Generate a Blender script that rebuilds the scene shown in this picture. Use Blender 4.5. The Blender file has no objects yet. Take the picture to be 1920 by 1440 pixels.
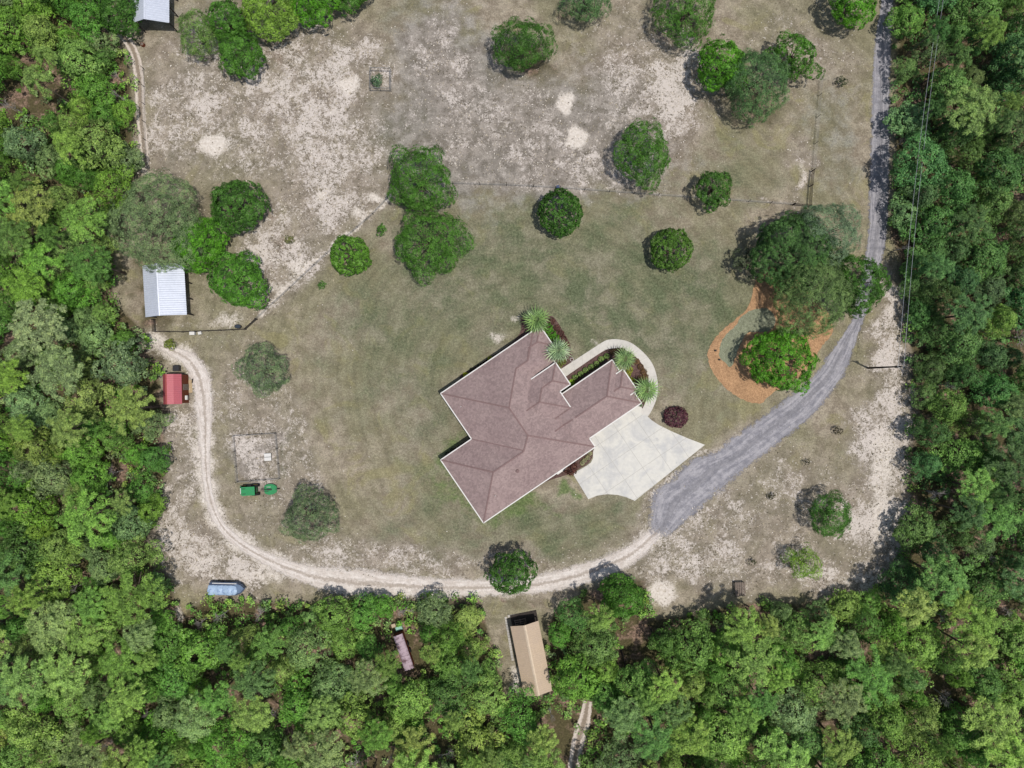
import bpy, bmesh, math, random
import numpy as np
from mathutils import Vector, Matrix

C = bpy.context.scene.collection
SC = bpy.context.scene
# ------------------------------------------------------------------ camera
H = 115.0            # height of the viewpoint above the ground, metres
S = 0.09             # metres of ground per picture pixel (1920 wide)
cd = bpy.data.cameras.new('camera'); cam = bpy.data.objects.new('camera', cd); C.objects.link(cam)
cam.location = (0, 0, H); cam.rotation_euler = (0, 0, 0)
cd.sensor_width = 36; cd.lens = 36 * (H / S) / 1920; cd.clip_start = 1; cd.clip_end = 6000
SC.camera = cam
# ------------------------------------------------------------------ sky, sun
W = bpy.data.worlds.new('World'); SC.world = W; W.use_nodes = True
SUNV = Vector((0.25, -0.12, 1.0)).normalized()
elev = math.asin(SUNV.z); azim = math.atan2(SUNV.x, SUNV.y)
nt = W.node_tree; nt.nodes.clear()
sky = nt.nodes.new('ShaderNodeTexSky'); sky.sky_type = 'NISHITA'; sky.sun_disc = False
sky.sun_elevation = elev; sky.sun_rotation = azim; sky.dust_density = 2.0
bg = nt.nodes.new('ShaderNodeBackground'); bg.inputs[1].default_value = 0.10
wo = nt.nodes.new('ShaderNodeOutputWorld')
nt.links.new(sky.outputs[0], bg.inputs[0]); nt.links.new(bg.outputs[0], wo.inputs[0])
sd = bpy.data.lights.new('sun', 'SUN'); sd.energy = 3.6; sd.angle = math.radians(0.9); sd.color = (1.0, 0.955, 0.9)
sun = bpy.data.objects.new('sun', sd); C.objects.link(sun)
sun.rotation_euler = SUNV.to_track_quat('Z', 'Y').to_euler(); sun.location = (0, 0, 140)
SC.view_settings.view_transform = 'Standard'; SC.view_settings.look = 'None'
SC.view_settings.exposure = 0.0; SC.view_settings.gamma = 1.0; SC.view_settings.use_curve_mapping = False

# ------------------------------------------------------------------ helpers
KL = 1.32
def lin(v):
    v /= 255.0
    return v / 12.92 if v <= 0.04045 else ((v + 0.055) / 1.055) ** 2.4
def col(r, g, b, k=KL):
    return (lin(r) / k, lin(g) / k, lin(b) / k, 1.0)
def P(u, v, h=0.0):
    s = S * (H - h) / H
    return Vector(((u - 960) * s, (720 - v) * s, h))

class NB:
    """tiny node-tree writer"""
    def __init__(s, name):
        s.m = bpy.data.materials.new(name); s.m.use_nodes = True; s.t = s.m.node_tree; s.t.nodes.clear()
        s.out = s.t.nodes.new('ShaderNodeOutputMaterial')
    def n(s, typ, **kw):
        x = s.t.nodes.new(typ)
        for k, v in kw.items(): setattr(x, k, v)
        return x
    def put(s, sock, v):
        if v is None: return
        if isinstance(v, bpy.types.NodeSocket): s.t.links.new(v, sock)
        else:
            if isinstance(v, tuple) and sock.type == 'VECTOR': v = v[:3]
            sock.default_value = v
    def coord(s, which='Object'):
        return s.n('ShaderNodeTexCoord').outputs[which]
    def noise(s, vec, scale, detail=4, rough=0.55, dist=0.0, out=0):
        x = s.n('ShaderNodeTexNoise'); s.put(x.inputs['Vector'], vec); s.put(x.inputs['Scale'], scale)
        s.put(x.inputs['Detail'], detail); s.put(x.inputs['Roughness'], rough); s.put(x.inputs['Distortion'], dist)
        return x.outputs[out]
    def voronoi(s, vec, scale, out=0, feature='F1'):
        x = s.n('ShaderNodeTexVoronoi', feature=feature); s.put(x.inputs['Vector'], vec); s.put(x.inputs['Scale'], scale)
        return x.outputs[out]
    def math(s, op, a, b=0.0, c=0.0, clamp=False):
        x = s.n('ShaderNodeMath', operation=op, use_clamp=clamp); s.put(x.inputs[0], a); s.put(x.inputs[1], b)
        if op in ('MULTIPLY_ADD', 'SMOOTH_MIN', 'SMOOTH_MAX', 'COMPARE'): s.put(x.inputs[2], c)
        return x.outputs[0]
    def step(s, v, lo, hi, a=0.0, b=1.0):
        x = s.n('ShaderNodeMapRange', interpolation_type='SMOOTHSTEP')
        s.put(x.inputs[0], v); s.put(x.inputs[1], lo); s.put(x.inputs[2], hi); s.put(x.inputs[3], a); s.put(x.inputs[4], b)
        return x.outputs[0]
    def mix(s, f, a, b, mode='MIX'):
        x = s.n('ShaderNodeMix', data_type='RGBA', blend_type=mode); s.put(x.inputs[0], f); s.put(x.inputs[6], a); s.put(x.inputs[7], b)
        return x.outputs[2]
    def scale(s, c, f):
        x = s.n('ShaderNodeVectorMath', operation='SCALE'); s.put(x.inputs[0], c); s.put(x.inputs[3], f); return x.outputs[0]
    def vmul(s, c, v):
        x = s.n('ShaderNodeVectorMath', operation='MULTIPLY'); s.put(x.inputs[0], c); s.put(x.inputs[1], v); return x.outputs[0]
    def vadd(s, c, v):
        x = s.n('ShaderNodeVectorMath', operation='ADD'); s.put(x.inputs[0], c); s.put(x.inputs[1], v); return x.outputs[0]
    def attr(s, name, out='Color'):
        return s.n('ShaderNodeAttribute', attribute_name=name).outputs[out]
    def sep(s, c):
        x = s.n('ShaderNodeSeparateColor'); s.put(x.inputs[0], c); return x.outputs
    def sepv(s, c):
        x = s.n('ShaderNodeSeparateXYZ'); s.put(x.inputs[0], c); return x.outputs
    def bump(s, h, st=0.4, d=0.1):
        x = s.n('ShaderNodeBump'); s.put(x.inputs['Strength'], st); s.put(x.inputs['Distance'], d); s.put(x.inputs['Height'], h)
        return x.outputs[0]
    def bsdf(s, colr, rough=0.9, spec=0.2, metal=0.0, normal=None):
        x = s.n('ShaderNodeBsdfPrincipled'); s.put(x.inputs['Base Color'], colr); s.put(x.inputs['Roughness'], rough)
        s.put(x.inputs['Specular IOR Level'], spec); s.put(x.inputs['Metallic'], metal)
        if normal is not None: s.put(x.inputs['Normal'], normal)
        return x.outputs[0]
    def done(s, sh):
        s.put(s.out.inputs[0], sh); return s.m

def simple(name, c, rough=0.8, spec=0.2, metal=0.0, var=0.18, sc=3.0, bump=0.0, c2=None):
    b = NB(name); v = b.coord()
    n = b.noise(v, sc, 5, 0.6)
    f = b.step(n, 0.3, 0.7, 1 - var, 1 + var)
    base = c if c2 is None else b.mix(b.step(b.noise(v, sc * 0.5, 4), 0.42, 0.6), c, c2)
    cc = b.scale(base, f)
    nor = b.bump(n, bump, 0.05) if bump else None
    return b.done(b.bsdf(cc, rough, spec, metal, nor))

class MB:
    """collects verts and faces, then links ONE mesh object"""
    def __init__(s): s.v = []; s.f = []; s.mi = []
    def add(s, vs, fs, mi=0):
        o = len(s.v); s.v += [tuple(x) for x in vs]; s.f += [tuple(o + i for i in f) for f in fs]; s.mi += [mi] * len(fs)
        return s
    def box(s, x0, x1, y0, y1, z0, z1, M=None, mi=0):
        vs = [Vector((x, y, z)) for z in (z0, z1) for y in (y0, y1) for x in (x0, x1)]
        if M is not None: vs = [M @ a for a in vs]
        return s.add(vs, [(0, 2, 3, 1), (4, 5, 7, 6), (0, 1, 5, 4), (1, 3, 7, 5), (3, 2, 6, 7), (2, 0, 4, 6)], mi)
    def bar(s, a, b, w, h, mi=0):
        """box beam from a to b; w across (horizontal), h thick, a/b on its centre line"""
        a, b = Vector(a), Vector(b); d = (b - a).normalized()
        side = d.cross(Vector((0, 0, 1)))
        if side.length < 1e-4: side = Vector((1, 0, 0))
        side.normalize(); up = side.cross(d).normalized()
        vs = []
        for p in (a, b):
            for i, j in ((-1, -1), (1, -1), (1, 1), (-1, 1)):
                vs.append(p + side * (i * w / 2) + up * (j * h / 2))
        return s.add(vs, [(0, 1, 2, 3), (7, 6, 5, 4), (0, 4, 5, 1), (1, 5, 6, 2), (2, 6, 7, 3), (3, 7, 4, 0)], mi)
    def tube(s, pts, rads, n=8, mi=0, cap=True):
        pts = [Vector(p) for p in pts]; o = len(s.v); vs = []; fs = []
        for i, p in enumerate(pts):
            d = (pts[min(i + 1, len(pts) - 1)] - pts[max(i - 1, 0)]).normalized()
            a = d.orthogonal().normalized() if abs(d.z) > 0.95 else d.cross(Vector((0, 0, 1))).normalized()
            b = d.cross(a)
            for k in range(n):
                t = 2 * math.pi * k / n; vs.append(p + (a * math.cos(t) + b * math.sin(t)) * rads[i])
        for i in range(len(pts) - 1):
            for k in range(n):
                k2 = (k + 1) % n; fs.append((i * n + k, i * n + k2, (i + 1) * n + k2, (i + 1) * n + k))
        if cap:
            fs.append(tuple(range(n - 1, -1, -1))); fs.append(tuple((len(pts) - 1) * n + k for k in range(n)))
        return s.add(vs, fs, mi)
    def prism(s, poly, z0, z1, mi=0):
        n = len(poly)
        vs = [(p[0], p[1], z0) for p in poly] + [(p[0], p[1], z1) for p in poly]
        fs = [tuple(range(n - 1, -1, -1)), tuple(range(n, 2 * n))] + [(i, (i + 1) % n, n + (i + 1) % n, n + i) for i in range(n)]
        return s.add(vs, fs, mi)
    def mesh(s, name, mats):
        me = bpy.data.meshes.new(name); me.from_pydata(s.v, [], s.f)
        for m in (mats if isinstance(mats, (list, tuple)) else [mats]): me.materials.append(m)
        me.polygons.foreach_set('material_index', s.mi); me.update(); return me
    def build(s, name, mats, parent=None, smooth=False):
        me = s.mesh(name, mats)
        if smooth: me.shade_smooth()
        return link(name, me, parent)

def link(name, me, parent=None, loc=None):
    o = bpy.data.objects.new(name, me); C.objects.link(o)
    if parent is not None: o.parent = parent
    if loc is not None: o.location = loc
    return o
def thing(name, label, cat, loc=(0, 0, 0), rz=0.0, group=None):
    o = bpy.data.objects.new(name, None); C.objects.link(o); o.location = loc; o.rotation_euler = (0, 0, rz)
    o.empty_display_size = 0.3
    return tag(o, label, cat, group)
def tag(o, label, cat, group=None):
    o['label'] = label; o['category'] = cat
    if group: o['group'] = group
    return o
def struct(o): o['kind'] = 'structure'; return o
def poly_area(p):
    return 0.5 * sum(p[i][0] * p[(i + 1) % len(p)][1] - p[(i + 1) % len(p)][0] * p[i][1] for i in range(len(p)))
def ccw(p): return p if poly_area(p) > 0 else p[::-1]
def spline(pts, n):
    """Catmull-Rom resample of 2-D points to n points evenly in arc length"""
    p = np.array(pts, float); q = np.vstack([2 * p[0] - p[1], p, 2 * p[-1] - p[-2]]); out = []
    for i in range(len(p) - 1):
        a, b, c, d = q[i], q[i + 1], q[i + 2], q[i + 3]
        for t in np.linspace(0, 1, 12, endpoint=False):
            out.append(0.5 * ((2 * b) + (-a + c) * t + (2 * a - 5 * b + 4 * c - d) * t * t + (-a + 3 * b - 3 * c + d) * t ** 3))
    out.append(p[-1]); o = np.array(out)
    L = np.concatenate([[0], np.cumsum(np.linalg.norm(np.diff(o, axis=0), axis=1))])
    s = np.linspace(0, L[-1], n)
    return np.stack([np.interp(s, L, o[:, 0]), np.interp(s, L, o[:, 1])], 1)

def fast_mesh(name, verts, faces, mat, face_attr=None, point_attr=None):
    """verts (N,3), faces (M,k) arrays"""
    me = bpy.data.meshes.new(name); k = faces.shape[1]
    me.vertices.add(len(verts)); me.vertices.foreach_set('co', verts.astype(np.float32).ravel())
    me.loops.add(faces.size); me.loops.foreach_set('vertex_index', faces.astype(np.int32).ravel())
    me.polygons.add(len(faces)); me.polygons.foreach_set('loop_start', np.arange(0, faces.size, k, dtype=np.int32))
    for d, dom in ((face_attr, 'FACE'), (point_attr, 'POINT')):
        for an, arr in (d or {}).items():
            if arr.ndim == 1:
                at = me.attributes.new(an, 'FLOAT', dom); at.data.foreach_set('value', arr.astype(np.float32))
            else:
                at = me.attributes.new(an, 'FLOAT_COLOR', dom); at.data.foreach_set('color', arr.astype(np.float32).ravel())
    me.materials.append(mat); me.update(calc_edges=True); return me

# ------------------------------------------------------------------ materials
def mat_foliage(name, use_tint=False, trans=0.28, rough=0.55, spec=0.2):
    b = NB(name)
    base = b.attr('tint') if use_tint else b.n('ShaderNodeObjectInfo').outputs['Color']
    tone = b.attr('tone', 'Fac')
    f = b.step(tone, 0.0, 1.0, 0.42, 1.72)
    cc = b.scale(base, f)
    yel = b.vmul(cc, (1.13, 1.02, 0.82))
    cc = b.mix(b.step(tone, 0.55, 1.0, 0.0, 0.75), cc, yel)
    if not use_tint: cc = b.mix(b.step(tone, 0.965, 1.0, 0.0, 0.22), cc, col(176, 184, 160, 1.2))
    d = b.bsdf(cc, rough, spec)
    t = b.n('ShaderNodeBsdfTranslucent'); b.put(t.inputs[0], b.vmul(cc, (1.1, 1.15, 0.65)))
    mx = b.n('ShaderNodeMixShader'); mx.inputs[0].default_value = trans
    b.put(mx.inputs[1], d); b.put(mx.inputs[2], t.outputs[0])
    return b.done(mx.outputs[0])
M_leaf = mat_foliage('foliage'); M_leaf_tint = mat_foliage('undergrowth_foliage', True)
M_palm = mat_foliage('palm_foliage', False, 0.2, 0.42, 0.5)
M_bark = simple('bark', col(110, 98, 88), 0.95, 0.1, var=0.35, sc=6)
M_deadwood = simple('grey_dead_wood', col(170, 163, 158), 0.95, 0.1, var=0.2, sc=6)
M_conc = None

# ground -----------------------------------------------------------
def mat_ground():
    b = NB('ground_soil_and_grass'); v = b.coord()
    a1 = b.sep(b.attr('cover')); G, Mo, Sa = a1[0], a1[1], a1[2]
    a2 = b.sep(b.attr('soil')); Li, Gr, Vi = a2[0], a2[1], a2[2]
    big = b.noise(v, 0.09, 4, 0.6); mid = b.noise(v, 0.45, 5, 0.62); fine = b.noise(v, 2.6, 4, 0.7)
    grain = b.noise(v, 7.0, 3, 0.75)
    warp = b.vadd(v, b.scale(b.noise(v, 0.35, 3, 0.5, out=1), 2.2))
    swirl = b.noise(warp, 1.3, 5, 0.72, 0.6)
    curl = b.noise(b.vadd(v, b.scale(b.noise(v, 0.8, 2, 0.5, out=1), 1.2)), 2.6, 3, 0.6, 1.4)
    # base: dry lawn, tan to olive
    tan = b.mix(b.step(mid, 0.38, 0.62), col(140, 129, 112), col(172, 161, 142))
    olive = b.mix(b.step(mid, 0.35, 0.68), col(128, 123, 98), col(150, 144, 118))
    c = b.mix(b.step(big, 0.36, 0.62), tan, olive)
    c = b.mix(b.step(b.noise(v, 0.16, 4, .6, 1.0), .54, .66, 0.0, .55), c, col(150, 144, 104))
    gg = b.step(b.math('ADD', G, b.math('MULTIPLY', b.math('SUBTRACT', mid, 0.5), 1.0)), 0.12, 0.85)
    c = b.mix(b.math('MULTIPLY', gg, b.step(b.noise(v, 0.22, 4, .6), .34, .62, .95, .45)), c, b.mix(b.step(fine, 0.3, 0.7), col(85, 96, 69), col(112, 120, 91)))
    vv = b.step(b.math('ADD', Vi, b.math('MULTIPLY', b.math('SUBTRACT', b.noise(v, 0.8, 5, 0.65), 0.5), 1.1)), 0.25, 0.75)
    c = b.mix(b.math('MULTIPLY', vv, .85), c, b.mix(b.step(fine, .3, .7), col(88, 112, 62), col(116, 132, 84)))
    gy = b.step(b.math('ADD', Gr, b.math('MULTIPLY', b.math('SUBTRACT', mid, 0.5), 1.0)), 0.2, 0.8)
    c = b.mix(b.math('MULTIPLY', gy, 0.85), c, b.mix(b.step(mid, .35, .65), col(120, 117, 111), col(164, 160, 153)))
    # leaf litter, darkened in its colour for the canopy shade over the woods floor
    li = b.step(b.math('ADD', Li, b.math('MULTIPLY', b.math('SUBTRACT', mid, 0.5), 0.9)), 0.3, 0.75)
    litc = b.mix(b.step(b.noise(v, 0.3, 4, .6), .48, .62), b.mix(fine, col(70, 66, 46), col(104, 96, 68)), b.mix(b.step(fine, 0.3, 0.7), col(98, 82, 70), col(164, 138, 120)))
    c = b.mix(li, c, litc)
    # mowing lines round the house
    hx = b.vadd(v, (-5.0, -2.0, 0)); hv = b.n('ShaderNodeVectorMath', operation='LENGTH'); b.put(hv.inputs[0], b.vadd(hx, b.scale(b.noise(v, .05, 2, .5, out=1), 6.0)))
    w1 = b.math('SINE', b.math('MULTIPLY', hv.outputs['Value'], 4.3))
    w2 = b.math('SINE', b.math('MULTIPLY', hv.outputs['Value'], 1.9))
    st = b.math('MULTIPLY', b.math('ADD', w1, w2), b.step(big, 0.35, 0.6, 0.01, 0.06))
    c = b.scale(c, b.math('ADD', 1.0, st))
    # fine tufts, straw and shadow-free grain of the grass
    c = b.scale(c, b.step(fine, 0.25, 0.75, 0.80, 1.20))
    c = b.scale(c, b.step(grain, 0.3, 0.7, 0.82, 1.20)); c = b.scale(c, b.step(b.noise(v, 4.0, 2, .6), 0.32, 0.68, 0.86, 1.14))
    # sparse pale specks everywhere
    sp = b.step(b.voronoi(v, 1.5), 0.0, 0.20, 1.0, 0.0)
    spk = b.math('MULTIPLY', sp, b.step(b.noise(v, 0.5, 3, .6), 0.50, 0.66))
    c = b.mix(b.math('MULTIPLY', spk, 0.6), c, col(205, 196, 172))
    # mottled sand showing through the turf
    vary = b.step(b.noise(b.vadd(v, b.scale(b.noise(v, 0.15, 2, 0.5, out=1), 5.0)), 0.20, 4, 0.62), 0.34, 0.64, 0.62, 1.10)
    th = b.math('SUBTRACT', 0.70, b.math('MULTIPLY', b.math('MULTIPLY', Mo, vary), 0.25))
    rdg = b.math('SUBTRACT', 1.0, b.math('MULTIPLY', b.math('ABSOLUTE', b.math('SUBTRACT', curl, 0.5)), 5.0))
    tiny = b.noise(v, 4.2, 3, 0.7, 0.8)
    mm = b.math('ADD', b.math('ADD', b.math('MULTIPLY', swirl, 0.38), b.math('MULTIPLY', curl, 0.30)), b.math('ADD', b.math('MULTIPLY', tiny, 0.22), b.math('MULTIPLY', rdg, 0.07)))
    c = b.mix(b.step(Mo, 0.15, 0.8, 0.0, 0.6), c, b.mix(b.step(mid, .4, .6), col(136, 126, 115), col(162, 150, 139)))
    m = b.step(b.math('SUBTRACT', mm, th), -0.055, 0.04)
    c = b.mix(b.math('MULTIPLY', m, 0.9), c, b.mix(grain, col(196, 184, 173), col(240, 232, 224)))
    dk = b.math('MULTIPLY', b.step(b.math('SUBTRACT', 0.46, mm), 0.0, 0.06), b.step(Mo, 0.05, 0.5, 0.25, 1.0))
    c = b.mix(b.math('MULTIPLY', dk, 0.6), c, col(90, 82, 68))
    s = b.step(b.math('ADD', Sa, b.math('MULTIPLY', b.math('SUBTRACT', mm, 0.5), 1.5)), 0.35, 0.72)
    c = b.mix(s, c, b.mix(b.step(fine, .3, .7), col(206, 195, 182), col(238, 230, 219)))
    hgt = b.math('ADD', b.math('MULTIPLY', grain, 0.5), fine)
    return b.done(b.bsdf(c, 0.97, 0.08, 0, b.bump(hgt, 0.55, 0.12)))

def mat_track(name, c1, c2, mid_c, rut=0.5, midw=0.25, midamt=0.6, soft=0.35, edge=0.95, streak=True):
    b = NB(name); v = b.coord(); uv = b.sepv(b.coord('UV'))
    n = b.noise(v, 0.9, 5, 0.65); g = b.noise(v, 6.5, 3, 0.75); f = b.noise(v, 2.2, 4, 0.7)
    sv = b.n('ShaderNodeCombineXYZ'); b.put(sv.inputs[0], b.math('MULTIPLY', uv[0], 0.12)); b.put(sv.inputs[1], b.math('MULTIPLY', uv[1], 3.0))
    lng = b.noise(sv.outputs[0], 2.0, 4, 0.6)
    c = b.mix(b.step(b.math('ADD', b.math('MULTIPLY', n, .5), b.math('MULTIPLY', lng, .5)), 0.38, 0.62), c1, c2)
    av = b.math('ABSOLUTE', b.math('ADD', uv[1], b.math('MULTIPLY', b.math('SUBTRACT', n, .5), .15)))
    md = b.math('MULTIPLY', b.step(b.math('ADD', av, b.math('MULTIPLY', b.math('SUBTRACT', f, .5), .5)), midw * .5, midw * 1.4, 1.0, 0.0), midamt)
    c = b.mix(md, c, mid_c)
    c = b.scale(c, b.step(g, .25, .75, .84, 1.16)); c = b.scale(c, b.step(f, .25, .75, .88, 1.12))
    al = b.step(b.math('ADD', av, b.math('MULTIPLY', b.math('SUBTRACT', b.math('ADD', b.math('MULTIPLY', f, .45), b.math('MULTIPLY', n, .55)), .5), 2 * soft)), edge - soft * .36, edge, 1.0, 0.0)
    al = b.math('MULTIPLY', al, b.step(b.math('ADD', uv[0], b.math('MULTIPLY', b.math('SUBTRACT', f, .5), 7.0)), 0.4, 2.6))
    sh = b.bsdf(c, 0.95, 0.1, 0, b.bump(g, 0.5, 0.08))
    tr = b.n('ShaderNodeBsdfTransparent'); mx = b.n('ShaderNodeMixShader')
    b.put(mx.inputs[0], al); b.put(mx.inputs[1], tr.outputs[0]); b.put(mx.inputs[2], sh)
    return b.done(mx.outputs[0])

def mat_concrete(name='concrete', c=col(224, 221, 211), c2=col(203, 202, 198), lo=0.40, hi=0.66):
    b = NB(name); v = b.coord()
    n = b.noise(v, 0.33, 5, 0.6, 0.8); f = b.noise(v, 1.6, 5, 0.65); g = b.noise(v, 9, 3, 0.7)
    cc = b.mix(b.step(n, lo, hi), c, c2)
    cc = b.mix(b.math('MULTIPLY', b.step(b.noise(v, 0.8, 4, 0.6), 0.62, 0.75), .5), cc, col(162, 164, 166))
    cc = b.scale(cc, b.step(f, .3, .7, .955, 1.045)); cc = b.scale(cc, b.step(g, .3, .7, .97, 1.03))
    return b.done(b.bsdf(cc, 0.9, 0.2, 0, b.bump(g, 0.2, 0.02)))

def mat_shingle():
    b = NB('asphalt_shingles'); v = b.coord()
    sx = b.vmul(v, (1.0, 1.0, 1.0))
    tab = b.voronoi(v, 3.2, 1)   # cell colour
    n = b.noise(v, 0.35, 4, 0.6); f = b.noise(v, 4.5, 3, 0.7)
    tv = b.sep(tab)[0]
    cc = b.mix(b.step(n, .35, .65), col(163, 143, 139), col(154, 134, 131))
    cc = b.scale(cc, b.step(tv, 0, 1, .88, 1.12)); cc = b.scale(cc, b.step(f, .3, .7, .93, 1.07))
    x = b.sepv(v)
    return b.done(b.bsdf(cc, 0.95, 0.12, 0, b.bump(f, 0.4, 0.03)))

def mat_metal(name, c, rough=0.45, spec=0.4, metal=0.25, dirt=None, amt=0.4, sc=0.5):
    b = NB(name); v = b.coord()
    n = b.noise(v, sc, 5, 0.65); f = b.noise(v, 3, 4, .6)
    cc = b.scale(c, b.step(f, .3, .7, .95, 1.05))
    cc = b.mix(b.math('MULTIPLY', b.step(n, .48, .66), amt), cc, dirt if dirt else b.scale(c, .75))
    return b.done(b.bsdf(cc, rough, spec, metal))

def mat_mulch(name, c1, c2):
    b = NB(name); v = b.coord()
    g = b.noise(v, 8, 4, .8); f = b.noise(v, 2.5, 4, .7); n = b.noise(v, .5, 3, .5)
    cc = b.mix(b.step(g, .3, .7), c1, c2); cc = b.scale(cc, b.step(f, .3, .7, .8, 1.2)); cc = b.scale(cc, b.step(n, .3, .7, .9, 1.1))
    return b.done(b.bsdf(cc, .97, .08, 0, b.bump(g, .7, .06)))

M_ground = mat_ground()
M_gravel = mat_track('crushed_grey_gravel', col(136, 135, 141), col(178, 175, 178), col(126, 125, 129), midw=0.20, midamt=0.5, soft=0.8, edge=1.06)
M_sand = mat_track('pale_sand_track', col(206, 195, 185), col(232, 224, 216), col(170, 157, 144), midw=0.12, midamt=0.7, soft=0.95, edge=0.86)
M_sand2 = mat_track('pale_sand_ruts', col(206, 193, 180), col(221, 209, 198), col(146, 132, 116), midw=0.3, midamt=0.95, soft=0.45, edge=0.80)
M_conc = mat_concrete()
M_walk = mat_concrete('walkway_concrete', col(218, 213, 204), col(206, 202, 193))
M_joint = simple('joint_grout', col(188, 185, 177), .95, .1, var=.1, sc=5)
M_dirt = simple('bed_edge_soil', col(92, 78, 68), .95, .1, var=.25, sc=5)
M_mulch = mat_mulch('dark_brown_mulch', col(70, 52, 48), col(124, 100, 94))
M_straw = mat_mulch('orange_pine_straw', col(150, 116, 86), col(206, 166, 126))
M_island = mat_mulch('pale_ground_cover', col(112, 118, 92), col(158, 160, 138))
M_shingle = mat_shingle()
M_cap = simple('ridge_shingles', col(138, 115, 112), .95, .1, var=.12, sc=4)
M_white = simple('white_painted_trim', col(226, 224, 218), .5, .4, var=.04)
M_brick = simple('tan_brick_wall', col(176, 156, 138), .9, .15, var=.15, sc=5)
M_glass = simple('dark_window_glass', col(60, 68, 78), .1, .6, var=.05)
M_dark = simple('black_painted_metal', col(44, 44, 48), .5, .4, var=.1)
M_rubber = simple('black_rubber', col(38, 38, 38), .8, .2, var=.1)
M_wood = simple('weathered_wood', col(128, 116, 106), .9, .1, var=.25, sc=5)
M_wooddark = simple('dark_treated_wood', col(66, 60, 56), .9, .1, var=.25, sc=5)
M_galv = mat_metal('galvanised_wire', col(140, 140, 138), .5, .5, .5)
M_mroofw = mat_metal('white_corrugated_metal', col(214, 220, 232), .42, .5, .15, col(188, 196, 210), .5, .25)
M_mroofr = mat_metal('faded_red_corrugated_metal', col(176, 84, 94), .45, .4, .1, col(160, 82, 98), .6, .4)
M_mroofrc = mat_metal('red_ridge_metal', col(190, 98, 96), .45, .4, .1)
M_mrooft = mat_metal('tan_corrugated_metal', col(198, 176, 150), .5, .4, .1, col(188, 168, 148), .5, .2)
M_mrooftc = mat_metal('tan_ridge_metal', col(216, 196, 170), .45, .4, .1)
M_redwall = simple('reddish_brown_wood_siding', col(112, 60, 38), .85, .2, var=.25, sc=4)
M_tanwall = simple('tan_metal_wall', col(170, 150, 125), .6, .3, var=.06)
M_greywall = simple('grey_metal_wall', col(150, 152, 156), .6, .3, var=.06)
M_green = mat_metal('green_machine_paint', col(40, 146, 84), .38, .5, .0, col(58, 132, 92), .5, 2.0)
M_greendk = simple('dark_green_paint', col(22, 84, 48), .5, .4, var=.1)
M_yellow = simple('yellow_rim_paint', col(200, 170, 40), .5, .4, var=.1)
M_seat = simple('black_seat_vinyl', col(40, 40, 40), .6, .3, var=.1)

# ------------------------------------------------------------------ ground
CLEAR = [(185, -140), (215, 60), (245, 130), (255, 330), (215, 400), (210, 560), (290, 640), (305, 760), (312, 880), (298, 960), (282, 1010),
         (312, 1075), (345, 1150), (385, 1122), (500, 1128), (620, 1130), (720, 1118), (900, 1120), (915, 1180), (950, 1305), (1030, 1305), (1026, 1170), (1050, 1135), (1120, 1100),
         (1130, 1080), (1215, 1085), (1220, 1160), (1280, 1155), (1400, 1128), (1500, 1132), (1640, 1105), (1688, 1060), (1700, 900), (1712, 740),
         (1705, 620), (1690, 500), (1668, 430), (1682, 340), (1677, 200), (1682, 60), (1680, -140)]
CL = np.array(CLEAR, float)
def in_poly(U, V, poly):
    p = np.array(poly, float); r = np.zeros(U.shape, bool); n = len(p); j = n - 1
    for i in range(n):
        xi, yi = p[i]; xj, yj = p[j]
        r ^= ((yi > V) != (yj > V)) & (U < (xj - xi) * (V - yi) / (yj - yi + 1e-9) + xi); j = i
    return r
def dist_poly(U, V, poly, closed=True):
    p = np.array(poly, float); d = np.full(U.shape, 1e9); n = len(p)
    for i in range(n if closed else n - 1):
        a = p[i]; b = p[(i + 1) % n]; ab = b - a; L = ab @ ab + 1e-9
        t = np.clip(((U - a[0]) * ab[0] + (V - a[1]) * ab[1]) / L, 0, 1)
        d = np.minimum(d, np.hypot(U - a[0] - t * ab[0], V - a[1] - t * ab[1]))
    return d
def blobs(U, V, L):
    k = 1.0 if L is SAND or L is VIVID else 1.08
    r = np.zeros(U.shape)
    U, V = (U + 16 * np.sin(V / 31.0 + 1.7 * np.sin(U / 47.0)) + 10 * np.sin(V / 11.0 + U / 17.0) + 5 * np.sin(V / 5.3 - U / 7.1),
            V + 14 * np.sin(U / 29.0 + 1.5 * np.sin(V / 41.0)) + 9 * np.sin(U / 12.0 - V / 15.0) + 5 * np.sin(U / 6.1 + V / 4.7)) if L is not SAND else (U + 3 * np.sin(V / 6.0), V + 3 * np.sin(U / 5.0))
    for u, v, a, b, w in L: r = 1 - (1 - r) * (1 - w * np.exp(-(((U - u) / (a * k)) ** 2 + ((V - v) / (b * k)) ** 2) ** 1.15))
    return np.clip(r, 0, 1)
GREEN = [(482, 857, 58, 58, .5), (535, 860, 14, 50, .7), (1000, 500, 280, 110, .75), (800, 610, 150, 150, .5), (1150, 560, 210, 100, .65), (1270, 620, 110, 150, .6), (900, 970, 170, 60, .6),
         (1090, 985, 110, 50, .65), (840, 850, 80, 130, .45), (700, 660, 130, 130, .35), (740, 800, 90, 90, .2), (1370, 560, 120, 80, .4), (1570, 250, 50, 220, .35), (1390, 290, 110, 60, .4),
         (1000, 430, 260, 70, .35), (780, 220, 70, 120, .65), (720, 250, 80, 40, .5), (330, 300, 60, 30, .5), (1300, 350, 150, 40, .35), (1620, 820, 60, 60, .2), (560, 480, 60, 60, .2),
         (1100, 620, 100, 50, .6), (760, 30, 60, 60, .3), (1380, 700, 60, 200, .25), (1480, 860, 90, 60, .15), (1560, 720, 50, 50, .15), (950, 1030, 250, 30, .25), (620, 1010, 200, 40, .15), (420, 640, 60, 20, .4), (550, 700, 60, 60, .15)]
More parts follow.
